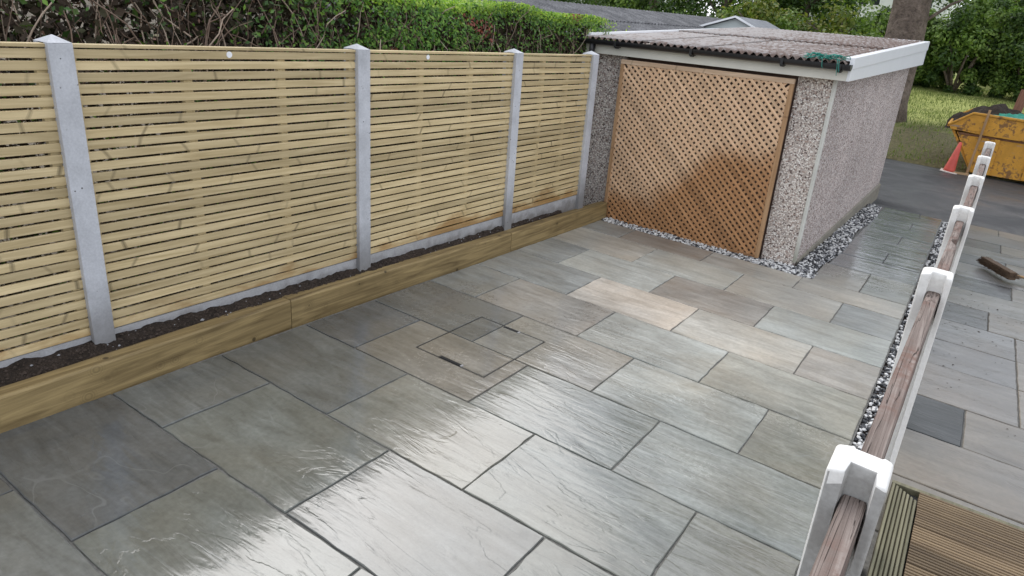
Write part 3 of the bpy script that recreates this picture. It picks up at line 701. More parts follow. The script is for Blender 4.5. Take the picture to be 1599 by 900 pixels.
# corrugated roof sheets
RZ = lambda y: 1.853 + .0515*(y+.145)
WAV = .0735
def roof_sheet(x0, x1, y0, y1, dz):
    m = MB(); per = 8; n = int(round((x1-x0)/WAV))*per; ny = 6
    for j in range(ny+1):
        y = y0+(y1-y0)*j/ny
        for i in range(n+1):
            x = x0+(x1-x0)*i/n; m.v.append((x, y, RZ(y)+dz+.015*math.sin(2*math.pi*(x+2.6)/WAV)+.002*noise.noise(Vector((x*6, y*3, 0)))))
    for j in range(ny):
        for i in range(n): a = j*(n+1)+i; m.f.append((a, a+1, a+n+2, a+n+1)); m.m.append(0)
    b = len(m.v)
    for i in range(n+1): v = m.v[i]; m.v.append((v[0], v[1]+.0005, v[2]-.007))
    for i in range(n): m.f.append((i, b+i, b+i+1, i+1)); m.m.append(0)
    return m.build('roof_sheet', M['roof'], gar, True)
NX = [(-2.6+WAV*a, -2.6+WAV*b) for a, b in ((0, 10), (9, 19), (18, 28), (27, 36.75))]
for (a, b) in NX: roof_sheet(a, min(b, .115), -.195, 2.62, .0)
for q, (a, b) in enumerate(NX): roof_sheet(a, min(b, .115), 2.25+.03*q, 5.50, .016)
m = MB()
for i in range(11000):           # moss lumps lying in the valleys of the sheets
    y = -.12+5.55*R.random(); x = R.uniform(-2.5, .08)
    den = .5+.5*noise.noise(Vector((x*1.6+4, y*1.1, 2))) + .25*(x+1.3)/1.3
    if R.random() > den*1.05: continue
    x = -2.6+WAV*(round((x+2.6)/WAV)+.75)+R.uniform(-.016, .016)
    if x > .1: continue
    z = RZ(y)+(.016 if y > 2.4 else 0)+.015*math.sin(2*math.pi*(x+2.6)/WAV); r = R.uniform(.008, .021)
    q = [Vector((R.uniform(.6, 1.2)*a*r, R.uniform(.8, 2.2)*b*r, R.uniform(.4, .8)*c*r)) for a, b, c in ((1,0,0),(-1,0,0),(0,1,0),(0,-1,0),(0,0,1),(0,0,-.4))]
    m.add([(x+v.x, y+v.y, z+v.z) for v in q], [(0,2,4),(2,1,4),(1,3,4),(3,0,4)], 0)
tag(m.build('roof_moss', M['moss'], gar), kind='stuff')
# green twine tangled over the gutter end
tw = MB(); gx = lambda x, y, z: (2.105+x, 5.58+y, z)
for k in range(16):
    pts = []; x0 = R.uniform(-.28, -.16); ln = R.uniform(.18, .34)
    for i in range(14):
        t = i/13; pts.append(gx(min(x0+ln*t+R.uniform(-.012, .012), .11), -.165+R.uniform(-.045, .05)+.05*math.sin(t*5+k), 1.876+.018*math.sin(t*8+k)+R.uniform(-.004, .016)))
    tw.tube(pts, .0032, 5)
for x0, dz in ((-.10, .075), (.03, .13), (.045, .10)):
    tw.tube([gx(x0-.02, -.20, 1.875), gx(x0, -.262, 1.86), gx(x0+.01, -.268, 1.80), gx(x0+.018, -.264, 1.86-dz)], .0026, 5)
tag(tw.build('twine', M['twine'], smooth=True), 'tangle of green twine lying over the right end of the gutter', 'twine')

# ---------------------------------------------------------------- trellis panel in front of the garage door
tr = empty('trellis_panel', (-.066, 5.50, -.14)); tag(tr, 'brown diagonal lattice trellis panel standing against the garage front', 'trellis')
TW, TH = 1.836, 1.795; fw = .040
def tb(name, x0, x1, z0, z1, y0, y1, mat):
    m = MB(); m.box(x0, x1, y0, y1, z0, z1); return m.build(name, mat, tr, bevel=.003)
tb('top_rail', 0, TW, TH-.045, TH, -.022, .022, M['lath_rail'])
tb('bottom_rail', fw+.001, TW-fw-.001, .0, .028, -.02, .02, M['lath_rail'])
tb('stile', 0, fw, 0, TH-.046, -.021, .021, M['lath_stile']); tb('stile', TW-fw, TW, 0, TH-.046, -.021, .021, M['lath_stile'])
LW, LT = .0265, .007; X0, X1, Z0, Z1 = fw, TW-fw, .028, TH-.045
step = .0705; nd = int((X1-X0+Z1-Z0)/step)
for layer in (0, 1):
    for k in range(1, nd):
        s = k*step
        if layer == 0:   # runs down to the right: (x-X0) + (Z1-z)... const difference
            c = s-(Z1-Z0)       # x-X0 - (Z1-z) = c
            a0 = max(0, -c); a1 = min(Z1-Z0, X1-X0-c)      # depth below the top
            P0, P1 = (X0+c+a0, Z1-a0), (X0+c+a1, Z1-a1)
        else:
            c = s-(Z1-Z0); a0 = max(0, -c); a1 = min(Z1-Z0, X1-X0-c)
            P0, P1 = (X1-c-a0, Z1-a0), (X1-c-a1, Z1-a1)
        dx, dz = P1[0]-P0[0], P1[1]-P0[1]; L = math.hypot(dx, dz)
        if L < .03: continue
        m = MB(); y = (-.0115 if layer == 0 else -.0035) ; m.box(-L/2-.008, L/2+.008, -LT/2, LT/2, -LW/2, LW/2)
        put('lath', m.mesh('lath', M['lath']), tr, ((P0[0]+P1[0])/2+R.uniform(-.002, .002), y, (P0[1]+P1[1])/2), (0, -math.atan2(dz, dx), 0))

# ---------------------------------------------------------------- white concrete post fence with old timber rails
wy = [-.215, 1.325, 2.87, 4.36, 5.90, 7.62]
wl = ['white-topped slotted concrete post in the right foreground', 'white slotted concrete post, second from the camera', 'white slotted concrete post beside the rotten rail end',
      'white slotted concrete post, fourth from the camera', 'white slotted concrete post, fifth from the camera', 'farthest white concrete post, in front of the yellow skip']
WT = lambda y: 1.272 - .0165*(y+.22)
for i, y in enumerate(wy):
    x0 = FXR(y-.05); t = empty('slotted_post', (x0, y, 0)); tag(t, wl[i], 'fence post', 'white slotted concrete posts')
    h = WT(y); w, d = .102, .100; sl0, sl1, dep = .031, .083, .040
    white = M['white_post']; raw = M['raw_post'] if i == 0 else white
    m = MB(); zb = -.45
    def prof(hh):    # H outline, slots open towards both neighbours
        return [(0, -d/2), (sl0, -d/2), (sl0+.004, -d/2+dep), (sl1-.004, -d/2+dep), (sl1, -d/2), (w, -d/2), (w, d/2), (sl1, d/2), (sl1-.004, d/2-.007), (sl0+.004, d/2-.007), (sl0, d/2), (0, d/2)]
    pr = prof(0); n = len(pr); bm = bmesh.new()
    rings = [[bm.verts.new((x, y_, z_)) for x, y_ in pr] for z_ in (zb, h-.20, h-.030, h)]
    for a in range(3):
        for k in range(n): bm.faces.new((rings[a][k], rings[a][(k+1) % n], rings[a+1][(k+1) % n], rings[a+1][k]))
    bm.faces.new(rings[3]); bm.normal_update()
    te = [e_ for e_ in bm.edges if all(abs(v.co.z-h) < 1e-5 for v in e_.verts)]
    ve = [e_ for e_ in bm.edges if all(abs(v.co.x) < 1e-5 or abs(v.co.x-w) < 1e-5 for v in e_.verts) and all(abs(abs(v.co.y)-d/2) < 1e-5 for v in e_.verts) and abs(e_.verts[0].co.x-e_.verts[1].co.x) < 1e-5 and abs(e_.verts[0].co.y-e_.verts[1].co.y) < 1e-5]
    bmesh.ops.bevel(bm, geom=te+ve, offset=.007, segments=3, affect='EDGES', profile=.5)
    for v in bm.verts:
        if v.co.z > h-.035:
            u = (v.co.x/w-.5)*2; v.co.z -= .010*u*u
            if v.co.z < h-.026: v.co.z += .008*noise.noise(Vector((v.co.x*38, v.co.y*38, i*3.1)))
    bm.normal_update()
    for f in bm.faces:
        cz_ = f.calc_center_median(); wht = f.normal.x < -.4 or cz_.z > h-.024 and (abs(cz_.y) > d/2-.012 or cz_.x > w-.01 or f.normal.z > .3)
        f.material_index = 0 if wht else 1; f.smooth = f.normal.z < .97 and cz_.z > h-.03
    me = bpy.data.meshes.new('shaft'); bm.to_mesh(me); bm.free(); me.materials.append(white); me.materials.append(raw)
    link(bpy.data.objects.new('shaft', me), t)
rl = ['weathered brown timber rail in the near foreground, cracked at its end', 'long weathered brown rail between the first and second white posts', 'rotten broken timber rail between the second and third white posts',
      'brown timber rail between the third and fourth white posts', 'brown timber rail between the fourth and fifth white posts', 'short brown timber rail before the farthest white post']
def rail(y0, y1, i):
    x0 = FXR((y0+y1)/2)+.036; n = 18; t0 = WT(y0)-.072; t1 = WT(y1)-.072; m = MB(); vs = []; hh = .10
    for k in range(n+1):
        t = k/n; y = y0+(y1-y0)*t; zt = t0+(t1-t0)*t; x = FXR(y)+.035
        er = .003; wv = lambda s: .0012*noise.noise(Vector((s*3.3+i*7, y*6, i)))+.0008*noise.noise(Vector((s*9, y*40, i)))
        cut = 0; ww = .043
        if i == 2:                         # rot has eaten the far end
            if t > .60: ww = .043*(.30 if t < .72 else .8); cut = .02*abs(noise.noise(Vector((0, y*22, 4))))*2
            else: cut = .010*max(0, (t-.45)/.15)
        if i == 1 and t > .93: cut = .006
        for (u, z_) in ((0, -hh), (0, -.005), (.07, 0), (.5, .0012), (.93, 0), (1, -.005), (1, -hh)):
            vs.append((x+ww*u+wv(u), y, zt+z_-cut*(1 if z_ > -.05 else 0)+wv(u+5)))
    k7 = 7
    fs = [(k*k7+a, k*k7+(a+1) % k7, (k+1)*k7+(a+1) % k7, (k+1)*k7+a) for k in range(n) for a in range(k7)] + [tuple(range(k7))[::-1], tuple(n*k7+a for a in range(k7))]
    m.add(vs, fs); o = m.build('timber_rail', M['old_timber']); tag(o, rl[i], 'rail', 'old timber rails in the white posts')
rail(-1.7, wy[0]-.012, 0)
for i in range(5): rail(wy[i]+.012, wy[i+1]-.012, i+1)

# ---------------------------------------------------------------- path of old slabs and the deck on the right
pm = MB(); bed(3.412, 7.2, 1.0, 10.08, -.010); 
path = tag(pm.build('path', M['mortar']), kind='structure')
PT, PB, PD, PP = (.33, .30, .262), (.245, .25, .262), (.042, .047, .049), (.30, .275, .25)
prow = [2.25-.58, 2.25, 2.84, 3.40, 4.05, 4.64, 5.22, 5.80, 6.41, 6.93, 7.57, 8.04, 8.55, 9.05, 9.63, 10.07]
pj = [None, 4.3, 3.75, 4.05, 4.05, 4.05, 3.85, 4.30, 4.04, 4.45, 3.995, 4.40, 3.945, 4.35, 3.92]
pc = [tuple(v*.85 for v in q_) for q_ in [PT, PT, PD, PP, (.27, .262, .255), (.27, .265, .26), (.13, .135, .135), (.32, .31, .29), (.10, .108, .115), (.33, .33, .33), (.15, .165, .185), (.26, .265, .275), (.115, .13, .15), (.24, .245, .255), (.27, .26, .24)]]
for k in range(15):
    y0, y1 = prow[k], prow[k+1]; x = 3.42; xj = pj[k] or 4.1
    flag(x, xj, y0, y1, pc[k], path, M['path_slab'], jit=.003); nx = xj; q = 0
    while nx < 7.1:
        x2 = min(nx+(.60 if q else .62), 7.15); kk = R.uniform(.72, .98); flag(nx, x2, y0, y1, tuple(v*kk for v in (PT if k < 4 or R.random() < .5 else PP)), path, M['path_slab'], jit=.003); nx = x2; q += 1
        if 7.15-nx < .1: break
m = MB()                                   # moss and dirt gathered along the road edge of the path
for i in range(1500):
    x = R.uniform(3.45, 6.5); y = 10.10+.16*R.random()*R.random()+.05*noise.noise(Vector((x*3, 0, 0))); r = R.uniform(.006, .02); z = terrain(x, y)-.055
    m.add([(x-r, y-r, z), (x+r, y-r*.6, z), (x+r*.4, y+r, z), (x, y, z+r*1.2)], [(0, 1, 3), (1, 2, 3), (2, 0, 3)])
tag(m.build('edge_moss', mat_plain('olive_moss', (.085, .085, .03), .95, .5, 20)), 'olive moss along the joint between path and road', None, None, 'stuff')
dk = empty('timber_deck', (3.455, 1.92, 0)); tag(dk, 'grooved timber deck with a greenish edge board in the right foreground', 'deck')
DZ = .012
def grooved(name, along, x0, x1, y0, y1, n, mat, miter=None):
    # a board with rounded ridges across its width; 'along' is the direction of the ridges
    m = MB(); per = 6; N = n*per; W = (x1-x0) if along == 'Y' else (y1-y0); k = N+1
    for e in (0, 1):
        for i in range(N+1):
            u = i/N; ph = (i % per)/per; z = DZ - (.009 if i % per in (0, 1) else 0)
            if along == 'Y':
                x = x0+W*u; y = (y0 if e == 0 else y1 - (miter*u*W if miter else 0)); m.v.append((x, y, z))
            else:
                y = y0+W*u; xs_ = x0 + (miter*(u)*W if miter else 0); m.v.append((xs_ if e == 0 else x1, y, z))
    flip = along == 'X'
    for i in range(N):
        f = (i, i+1, k+i+1, k+i); m.f.append(f if not flip else f[::-1]); m.m.append(1 if i % per == 0 else 0)
    b = len(m.v)
    for i in range(2*k): v = m.v[i]; m.v.append((v[0], v[1], DZ-.028))
    m.f += [(0, k, b+k, b), (N, b+N, b+k+N, k+N)]; m.m += [0, 0]
    m.f.append(tuple(list(range(0, k)) + [b+N, b])[::-1]); m.m.append(0); m.f.append(tuple(list(range(k, 2*k)) + [b+k+N, b+k])); m.m.append(0)
    o = m.build(name, [mat, M['groove_shade']], dk); o.location = (-3.455, -1.92, 0); return o
EX0, EX1 = 3.452, 3.570; FY = 1.915
grooved('edge_board', 'Y', EX0, EX1, -1.2, FY, 7, M['deck_edge'], miter=.78)
yy = FY; first = True; c = 0
while yy > -1.2:
    y0 = yy-.138
    grooved('deck_board', 'X', EX1+.006 if not first else EX0+.012, 6.6, y0, yy, 7, M['deck'], miter=(-.78 if False else None)) if not first else grooved('deck_board', 'X', EX1+.004, 6.6, y0, yy, 7, M['deck'])
    yy = y0-.006; first = False
m = MB(); m.box(EX0-3.455, 6.6-3.455, .0, .026, -.16, DZ-.006); m.build('deck_fascia', M['deck_edge'], dk, bevel=.003)
m = MB(); m.box(EX0-3.455+.01, 6.6-3.455, -3.1, -.01, -.20, DZ-.032); m.build('joists', M['slot'], dk)

# broom lying on the path
br = empty('broom', (3.90, 7.36, PZ(3.9, 7.36)+.035), math.atan2(-.50, .30)); tag(br, 'dark worn broom head with a pale wooden handle lying on the path', 'broom')
m = MB(); m.box(-.27, .27, -.04, .04, .0, .085); m.build('head', M['bristle'], br, bevel=.01)
m = MB()
for i in range(1500):
    x = R.uniform(-.28, .28); a = R.uniform(-1.9, 1.9); r0, r1 = .02, R.uniform(.06, .10)
    d = Vector((R.uniform(-.35, .35), math.sin(a), max(-.25, math.cos(a)*.6)))
    m.tube([(x, d.y*r0, .03+d.z*r0), (x+d.x*.03, d.y*r1, .03+d.z*r1)], .0022, 3, cap=False)
tag(m.build('bristles', M['bristle'], br), kind='stuff')
m = MB(); a = Matrix.Rotation(-math.atan2(-.50, .30), 3, 'Z'); m.tube([a @ Vector((.12, -.08, .02)), a @ Vector((1.45, .10, .0))], .014, 10); m.build('handle', M['broom_wood'], br, True)

# ---------------------------------------------------------------- skip, cone and timber across the road
def gz(x, y): return terrain(x, y)-.055
sk = empty('skip', (3.3, 16.45, -.40)); tag(sk, 'yellow builder\'s skip with rusty scrapes standing across the road', 'skip')
m = MB(); SX1 = 6.6; yf, ybk = 16.45, 18.15
def sp(x, y, z): return (x-3.3, y-16.45, z+.40)
# tub: sloping ends, walls a few centimetres thick
def slab_poly(name, poly, y0, y1, mat, parent=sk, bevel=.006):
    m = MB(); n = len(poly); m.add([sp(x, y0, z) for x, z in poly] + [sp(x, y1, z) for x, z in poly], [tuple(range(n)), tuple(range(2*n-1, n-1, -1))] + [(i, n+i, n+(i+1) % n, (i+1) % n) for i in range(n)])
    return m.build(name, mat, parent, bevel=bevel, segs=1)
slab_poly('front_side', [(2.88, .45), (3.36, -.37), (SX1-.4, -.42), (SX1, .40)], yf, yf+.04, M['skip'])
slab_poly('rim_panel', [(2.70, .575), (2.745, .495), (3.55, .44), (SX1, .38), (SX1, .74), (3.09, .86)], yf-.05, yf-.004, M['skip'])
slab_poly('rim_inset', [(2.84, .585), (3.13, .80), (3.4, .785), (3.4, .50), (2.86, .53)], yf-.058, yf-.0505, M['skip'])
slab_poly('rim_lip', [(2.70, .575), (3.09, .86), (SX1, .74), (SX1, .79), (3.085, .905), (2.67, .60)], yf-.075, yf+.02, M['skip'])
slab_poly('back_side', [(2.88, .45), (3.36, -.40), (SX1-.4, -.42), (SX1, .40), (SX1, .86), (3.09, .93), (2.72, .70)], ybk-.04, ybk, M['skip'])
m = MB(); m.hexa([sp(2.66,yf,.55),sp(2.70,yf,.53),sp(2.74,ybk,.66),sp(2.70,ybk,.66),sp(2.66,yf,.60),sp(2.70,yf,.60),sp(2.74,ybk,.72),sp(2.70,ybk,.72)]); m.build('end_lip', M['skip'], sk)
m = MB(); m.hexa([sp(3.34,yf+.041,-.38),sp(3.40,yf+.041,-.38),sp(3.40,ybk-.041,-.38),sp(3.34,ybk-.041,-.38),sp(2.70,yf+.041,.58),sp(2.76,yf+.041,.58),sp(2.76,ybk-.041,.68),sp(2.70,ybk-.041,.68)]); m.build('end_wall', M['skip'], sk)
m = MB(); m.box(3.36-3.3, SX1-.4-3.3, .042, 1.65, .02, .06); m.build('floor', M['rust'], sk)
for x in (3.62, 4.3, 5.0): slab_poly('rib', [(x, .40), (x+.10, .395), (x+.10, -.37), (x, -.37)], yf-.045, yf-.001, M['skip'])
slab_poly('rust_band', [(2.90, .452), (SX1, .375), (SX1, .34), (2.93, .405)], yf-.012, yf-.0015, M['rust'])
# load in the skip
def heap(name, cx, cy, rx, ry, z0, h, mat, label, cat, seed, n=26, rough=.35):
    m = MB()
    for j in range(n+1):
        for i in range(n+1):
            u, v = i/n*2-1, j/n*2-1; r = math.hypot(u, v); x, y = cx+rx*u, cy+ry*v
            z = z0 + h*max(0, 1-r**1.6) + h*rough*noise.noise(Vector((x*3, y*3, seed))) + h*rough*.5*noise.noise(Vector((x*9, y*9, seed)))
            if r > 1: z = z0-.12
            m.v.append((x, y, z))
    for j in range(n):
        for i in range(n): a = j*(n+1)+i; m.f.append((a, a+1, a+n+2, a+n+1)); m.m.append(0)
    return tag(m.build(name, mat, smooth=True), label, cat)
heap('soil_heap', 3.55, 17.35, .95, .85, .62, .40, M['soil'], 'heap of dark soil filling the left end of the skip', 'soil heap', 2)
heap('soil_heap', 5.3, 17.3, 1.2, .8, .55, .3, M['soil'], 'low heap of soil in the right part of the skip', 'soil heap', 5)
def tarp(cx, cy, rx, ry, z0):
    m = MB(); n = 44
    for j in range(n+1):
        for i in range(n+1):
            u, v = i/n*2-1, j/n*2-1; x, y = cx+rx*u, cy+ry*v; f = noise.noise(Vector((x*2.5, y*2.5, 9)))
            m.v.append((x, y, z0 + .10*(1-u*u*.6-v*v*.6) + .09*abs(noise.noise(Vector((x*4+f, y*9, 1)))) + .05*noise.noise(Vector((x*11, y*13, 7)))))
    for j in range(n):
        for i in range(n): a = j*(n+1)+i; m.f.append((a, a+1, a+n+2, a+n+1)); m.m.append(0)
    return tag(m.build('tarpaulin', M['net'], smooth=True), 'crumpled green tarpaulin on top of the load in the skip', 'tarpaulin')
tarp(4.15, 17.0, .72, .45, .80)
def stick(name, a, b, w, d, mat, label, cat):
    a, b = Vector(a), Vector(b); v = b-a; L = v.length; m = MB(); m.box(-w/2, w/2, -d/2, d/2, 0, L)
    o = m.build(name, mat, bevel=.004, loc=a); o.rotation_mode = 'QUATERNION'; o.rotation_quaternion = v.to_track_quat('Z', 'Y'); return tag(o, label, cat)
stick('timber_batten', (3.298, 16.30, gz(3.3, 16.3)), (3.37, 16.37, .99), .05, .025, M['plank'], 'pale timber batten leaning upright against the skip', 'batten')
stick('timber_batten', (2.95, 16.14, gz(2.95, 16.14)+.02), (3.34, 16.22, gz(3.34, 16.2)+.025), .03, .045, M['plank'], 'short timber batten lying on the road beside the cone', 'batten')
stick('timber_post', (3.86, 17.9, .70), (3.93, 18.0, 1.42), .16, .10, M['brown_plank'], 'brown timber post end sticking up out of the skip', 'timber post')
cn = empty('traffic_cone', (2.95, 16.22, gz(2.95, 16.22))); tag(cn, 'leaning red traffic cone on the road beside the skip', 'traffic cone'); cn.rotation_euler = (0, rad(6), 0)
m = MB(); m.tube([(0, 0, .03), (0, 0, .08), (0, 0, .66), (0, 0, .675)], [.120, .112, .032, .018], 20); m.build('cone_body', M['cone'], cn, True)
m = MB(); m.box(-.17, .17, -.17, .17, 0, .03); m.build('cone_base', M['cone_base'], cn, bevel=.012)

# ---------------------------------------------------------------- foliage
def leaf_add(m, c, nrm, s, mi=0, asp=.5):
    n = nrm.normalized() if nrm.length > 1e-6 else Vector((0, 0, 1)); a = n.cross(Vector((R.uniform(-1, 1), R.uniform(-1, 1), R.uniform(-1, 1))))
    if a.length < 1e-4: return
    a.normalize(); b = n.cross(a); L = s; W = s*asp
    m.add([c-a*L*.5, c+b*W*.5+n*s*.06, c+a*L*.5, c-b*W*.5+n*s*.06], [(0, 1, 2, 3)], mi)
def rv(): return Vector((R.gauss(0, 1), R.gauss(0, 1), R.gauss(0, 1)))

# hedge behind the fence
hd = empty('hedge', (-.9, 2.5, .1)); tag(hd, 'clipped privet hedge behind the slatted fence, bare and twiggy low down', 'hedge')
def hloc(v): return (v[0]+.9, v[1]-2.5, v[2]-.1)
def htop(y): return 2.08 + .05*noise.noise(Vector((0, y*1.3, 0))) - .02*max(0, y-4.5)
HF = lambda y, z: -.46 + .10*noise.noise(Vector((z*2, y*1.4, 3))) - .10*max(0, (z-1.85)/.25)
tw = MB()
for i in range(1500):
    y = R.uniform(-2.4, 6.0); x = -.50-.75*R.random()**1.4; z0 = R.uniform(.15, 1.55) if R.random() < .5 else R.uniform(1.2, 1.75)
    p = Vector((x, y, z0)); d = Vector((R.uniform(-.35, .5), R.uniform(-.8, .8), R.uniform(.5, 1.1))).normalized(); pts = [p.copy()]; seg_ = R.uniform(.05, .09); k = R.randint(4, 8)
    for q in range(k):
        d = (d + rv()*.28).normalized(); d.z = d.z+.10; p = p+d*seg_
        if p.x > -.36: p.x = -.36; d.x = -abs(d.x)
        if p.z > htop(p.y): break
        pts.append(p.copy())
    if len(pts) < 2: continue
    r = R.uniform(.0022, .0065)
    tw.tube([hloc(v) for v in pts], [r*(1-.55*q/len(pts)) for q in range(len(pts))], 4, 1 if R.random() < .28 else 0, cap=False)
for i in range(40):
    y = -2.3+8.2*i/39+R.uniform(-.06, .06); x = -.85+R.uniform(-.12, .12); pts = [(x, y, .0)]
    for q in range(1, 7): pts.append((x+R.uniform(-.09, .09), y+R.uniform(-.12, .12), .28*q))
    tw.tube([hloc(v) for v in pts], [.022, .02, .018, .016, .013, .01, .007], 6)
tw.build('branches', [M['twig'], M['twig_pale']], hd, True)
lf = MB()
for i in range(60000):
    y = R.uniform(-2.4, 6.05); zt = htop(y); q = R.random()
    leafy = .5+.5*math.tanh((y-2.0)*1.7) if y < 3.6 else 1.0     # leafy middle, twiggy left
    bare = max(0, min(1, (y-3.0)/.8))*.8                          # twigs show again under the leafy top further along
    if q < .42:                                                  # top
        x = R.uniform(-1.35, HF(y, zt)); z = zt - abs(R.gauss(0, .05)); nrm = Vector((.2, 0, 1))+rv()*.5; mi = 1 if R.random() < (.75 if y > 1.2 else .25) else 0
    elif q < .86:                                                # face
        z = zt - R.random()*.50 if R.random() < .8 else R.uniform(.1, 1.6); x = HF(y, z) - abs(R.gauss(0, .06)); nrm = Vector((1, 0, .5))+rv()*.6; mi = 0
        d = (zt-z)
        clump = noise.noise(Vector((y*3.1, z*4.0, 11)))
        if z > 1.5:
            keep = leafy*(1-bare*max(0, min(1, (d-.10)/.12))) + (.10 if clump > .25 else 0)
            if clump < -.30: keep *= .25
            if R.random() > keep: continue
            if d < .09 and R.random() < .6: mi = 1
            if noise.noise(Vector((y*2.2, z*3, 31))) > .38 and R.random() < .6: mi = 2 if y < 2.4 else 3
    else:                                                        # dead leaves inside
        x = R.uniform(-1.25, -.6); z = R.uniform(.3, zt-.12); nrm = rv(); mi = 2
    if q < .42 and y < 1.5 and R.random() > .35: continue
    leaf_add(lf, Vector(hloc((x, y, z))), nrm, R.uniform(.026, .046) if mi != 2 else R.uniform(.02, .035), mi, .5)
for i in range(14000):                                           # dark leaves painting shade into the hedge core
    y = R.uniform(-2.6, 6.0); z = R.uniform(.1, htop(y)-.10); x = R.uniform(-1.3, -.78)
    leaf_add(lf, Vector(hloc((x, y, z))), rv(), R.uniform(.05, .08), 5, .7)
for i in range(16000):                                           # dark leaves behind the fence, colouring its gaps as shade
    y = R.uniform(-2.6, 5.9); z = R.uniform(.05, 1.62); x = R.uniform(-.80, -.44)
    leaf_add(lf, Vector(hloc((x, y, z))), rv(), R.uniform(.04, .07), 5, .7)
for i in range(15000):  # more shade-coloured dark leaves filling the upper hedge
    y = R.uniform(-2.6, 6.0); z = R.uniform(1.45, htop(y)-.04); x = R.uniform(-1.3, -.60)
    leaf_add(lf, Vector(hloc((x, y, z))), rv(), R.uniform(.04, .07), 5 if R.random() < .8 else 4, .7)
for (yy, nn) in ((6.25, 260), (6.7, 120)):                       # shoots standing up by the gutter
    for i in range(nn):
        leaf_add(lf, Vector(hloc((-.95+R.gauss(0, .09), yy+R.gauss(0, .10), 1.78+R.random()*.26))), rv(), .035, 1)
lf.build('leaves', [M['leaf_hedge'], M['leaf_tip'], M['leaf_dead'], M['leaf_red'], M['leaf_dark'], M['leaf_core_shade']], hd)

def crown(m, c, rad3, n, s, mi_fn, clumps=18, shell=.55):
    c = Vector(c); cl = []
    for k in range(clumps):
        d = rv().normalized(); rr = shell+(1-shell)*R.random()**.5
        cl.append((c+Vector((d.x*rad3[0], d.y*rad3[1], d.z*rad3[2]))*rr*.85, R.uniform(.22, .46)*min(rad3), k))
    for i in range(n):
        cc, r, k = R.choice(cl); d = rv().normalized(); rr = r*(R.random()**.4); p = cc+d*rr
        leaf_add(m, p, d+rv()*.55+Vector((0, 0, .4)), s*R.uniform(.7, 1.3), mi_fn(k), .55)
def tree(name, label, x, y, h, rw, trunk_r, n, s, mats, mi_fn, cz=None, rz=None, cat='tree', group=None, clumps=26, limbs=5, crown_y=None):
    z0 = terrain(x, y); t = empty(name, (x, y, z0)); tag(t, label, cat, group)
    m = MB(); cz = cz if cz is not None else h*.62; rz = rz if rz is not None else h*.4
    pts = [(0, 0, -.2), (.02, 0, .3), (.05, .02, h*.25), (.0, .05, h*.5), (.05, 0, h*.75)]
    m.tube(pts, [trunk_r*1.35, trunk_r*1.08, trunk_r, trunk_r*.7, trunk_r*.3], 14)
    for k in range(limbs):
        a = 6.283*k/limbs+R.random(); b = h*R.uniform(.28, .5); e = Vector((math.cos(a)*rw*.7, math.sin(a)*rw*.7, b+h*R.uniform(.12, .3)))
        m.tube([(0, .02, b-.1), (e.x*.4, e.y*.4, b+(e.z-b)*.45), e], [trunk_r*.45, trunk_r*.28, trunk_r*.1], 7)
    m.build('trunk', M['bark'], t, True)
    m = MB(); crown(m, (0, 0, cz), (rw, rw*.8, rz), n, s, mi_fn, clumps); m.build('crown', mats, t); return t
# big tree whose trunk rises behind the garage
bt = empty('large_tree', (.62, 22, terrain(.6, 22))); tag(bt, 'large old tree with a thick brown trunk rising behind the garage', 'tree')
m = MB(); pts = []; rs = []
for i in range(15):
    t = i/14; z = -.3+12*t; pts.append((.08*math.sin(z*.8)+.012*z, .05*math.sin(z), z)); rs.append(.54+.30*math.exp(-(z+.3)*1.6)-.012*z)
m.tube(pts, rs, 28)
for a, b, e, r in ((0, 4.6, (4.2, -.5, 9.0), .20), (2.4, 5.6, (-4.2, 1.6, 10.6), .22), (4.2, 6.2, (-1.0, -3.4, 11.6), .2), (5.5, 6.4, (2.2, 2.6, 12.0), .2), (1, 2.5, (1.5, .7, 3.6), .07)):
    e = Vector(e); m.tube([(.08, 0, b-.2), (e.x*.35, e.y*.35, b+(e.z-b)*.3), (e.x*.7, e.y*.7, b+(e.z-b)*.75), e], [r, r*.8, r*.55, r*.25], 9)
for v in range(len(m.v)):
    q = Vector(m.v[v]); k = .03*noise.noise(Vector((q.x*5, q.y*5, q.z*1.2))); m.v[v] = tuple(q*(1)+Vector((q.x, q.y, 0))*k*2)
m.build('trunk', M['bark'], bt, True)
m = MB(); crown(m, (-.6, 0, 10.6), (6.2, 5.0, 5.4), 30000, .20, lambda k: 0 if k % 3 else 1, 90, .25)
crown(m, (-1.9, -1.2, 4.35), (1.7, 1.2, .55), 2600, .11, lambda k: 0, 10); crown(m, (2.4, .3, 3.5), (1.5, 1.0, .8), 3000, .12, lambda k: 0 if k % 2 else 1, 10)
m.build('crown', [M['leaf_dark'], M['leaf_mid']], bt)
